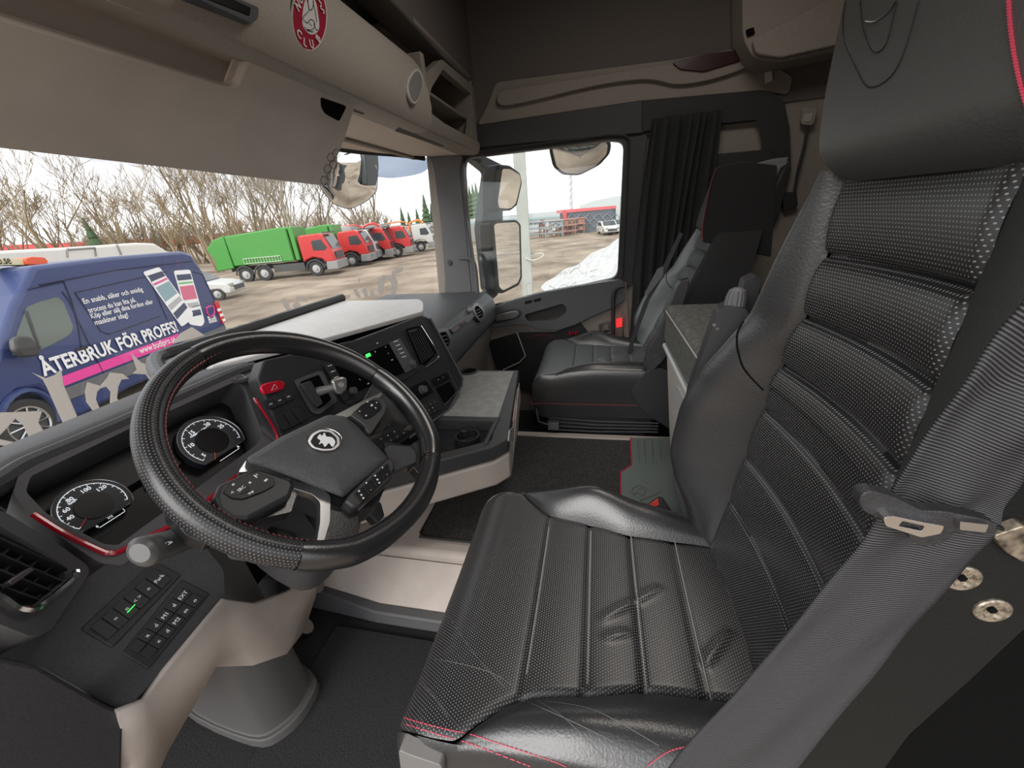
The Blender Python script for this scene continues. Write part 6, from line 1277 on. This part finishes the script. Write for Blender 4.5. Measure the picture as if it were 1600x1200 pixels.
B = MB(); B.loft([[FP.t(fc[0] + (x - fc[0]) * s_, fc[1] + (y - fc[1]) * s_, off=o_) for x, y in fq] for s_, o_ in ((1, 0), (.9, .012), (.7, .024), (.45, .032), (.2, .036), (.02, .037))], caps=False); B.build('mirror_glass', MIRROR, fm, smooth=80)
B = MB(); B.loft([[FP.t(fc[0] + (x - fc[0]) * s_, fc[1] + (y - fc[1]) * s_, off=o_) for x, y in fq] for s_, o_ in ((.98, .0), (1.03, -.004), (1.0, -.05), (.6, -.09))]); B.build('mirror_housing', HS, fm, smooth=60)
B = MB(); B.slab(Pl(at(585, 260, Y=1.5), (0, -1, -.1)), rnd([(568, 225), (590, 230), (592, 262), (588, 290), (574, 290), (572, 262)], 3), .04); p_ = at(579, 226, Y=1.5); B.tube([p_, p_ + Vector((0, 0, .2)), Vector((p_.x - .1, 1.0, 1.95))], .02, 8); B.build('mirror_arm', HS, fm, bevel=.008)
B = MB(); B.slab(Pl(at(640, 255, Y=1.48), (-.2, -1, .4)), smp([(560, 238), (590, 238), (650, 243), (672, 250), (670, 262), (655, 271), (620, 277), (596, 276), (575, 270)], 4), .008); B.build('outer_visor', glass_mat('smoked', (.50, .55, .62), .12), label='smoked plastic sun visor outside the top of the windscreen', cat='visor')
# ================================================================ STICKERS ON GLASS
LG = translucent('decal_grey', (.66, .63, .60))
WP = Pl((-.4, 1.285, .95), (.0, -.986, -.164)); WP2 = Pl((.6, 1.235, .95), (-.18, -.97, -.16))
wd_ = thing('windscreen_lettering', 'large grey gothic letters stuck on the lower windscreen', 'lettering', WP.t(120, 640))
for q in ([(50, 582), (72, 591), (86, 586), (96, 577), (99, 600), (130, 672), (108, 682), (74, 606), (67, 593)], [(-10, 645), (24, 644), (66, 642), (60, 660), (80, 692), (57, 706), (36, 664), (24, 654), (10, 670), (-10, 690)], [(-10, 684), (18, 690), (50, 696), (52, 703), (-10, 694)],
          [(133, 612), (137, 597), (157, 603), (168, 590), (172, 582), (192, 584), (202, 592), (190, 593), (185, 604), (183, 622), (193, 640), (181, 652), (166, 655), (148, 645), (135, 628)], [(205, 551), (220, 566), (239, 573), (238, 600), (228, 585), (207, 584), (214, 578)], [(270, 537), (282, 521), (300, 511), (320, 524), (300, 530)]):
    if q[0] == (133, 612): B = MB(); B.slab(WP, q, .001, 0, hole=[(152, 612), (157, 607), (166, 604), (173, 612), (172, 628), (176, 640), (168, 646), (155, 636), (150, 624)])
    else: B = MB(); B.slab(WP, q, .001, 0)
    B.build('letter', LG, wd_)
ws2 = thing('windscreen_lettering', 'small faint grey gothic letters low on the windscreen above the tray', 'lettering', WP2.t(560, 450)); rr = random.Random(3)
for q in ([(438, 468), (446, 466), (455, 482), (448, 486)], [(456, 478), (464, 470), (470, 476), (463, 484)], [(462, 464), (474, 464), (480, 472), (474, 470), (464, 469)], [(536, 464), (540, 461), (548, 461), (546, 466), (540, 467)], [(552, 452), (557, 450), (564, 464), (560, 466), (555, 460)], [(565, 453), (571, 448), (576, 464), (571, 465)], [(577, 457), (582, 450), (586, 464), (581, 466)], [(560, 436), (562, 434), (563, 440), (560, 441)], [(590, 440), (598, 430), (606, 432), (600, 440), (600, 456), (594, 462), (591, 452)], [(606, 434), (614, 428), (622, 440), (618, 458), (610, 462), (612, 444)], [(612, 424), (630, 417), (629, 424), (614, 430)]):
    B = MB(); B.slab(WP2, q, .001, 0); B.build('letter', LG, ws2)
P = Pl((1.125, 0, 0), (-1, 0, 0)); sd2 = thing('side_window_lettering', 'white script lettering along the bottom of the passenger door window', 'lettering', P.t(880, 425))
B = MB()
for ln in ([(824, 444), (838, 440), (842, 446), (836, 452), (828, 454), (836, 460), (834, 466)], [(822, 445), (826, 468)], [(868, 428), (878, 422), (874, 430), (884, 424), (882, 430), (890, 422), (892, 428)], [(888, 414), (900, 411), (906, 416), (896, 422), (890, 428), (900, 418), (910, 428), (918, 424), (914, 432)], [(858, 446), (870, 452), (880, 444), (890, 448), (900, 440), (898, 447)], [(922, 424), (934, 421)], [(922, 433), (930, 431)]):
    B.tube([P.t(*q, off=.004) for q in ln], .0016, 4, smooth=3)
B.build('script_line', translucent('decal_white', (.95, .95, .95)), sd2)
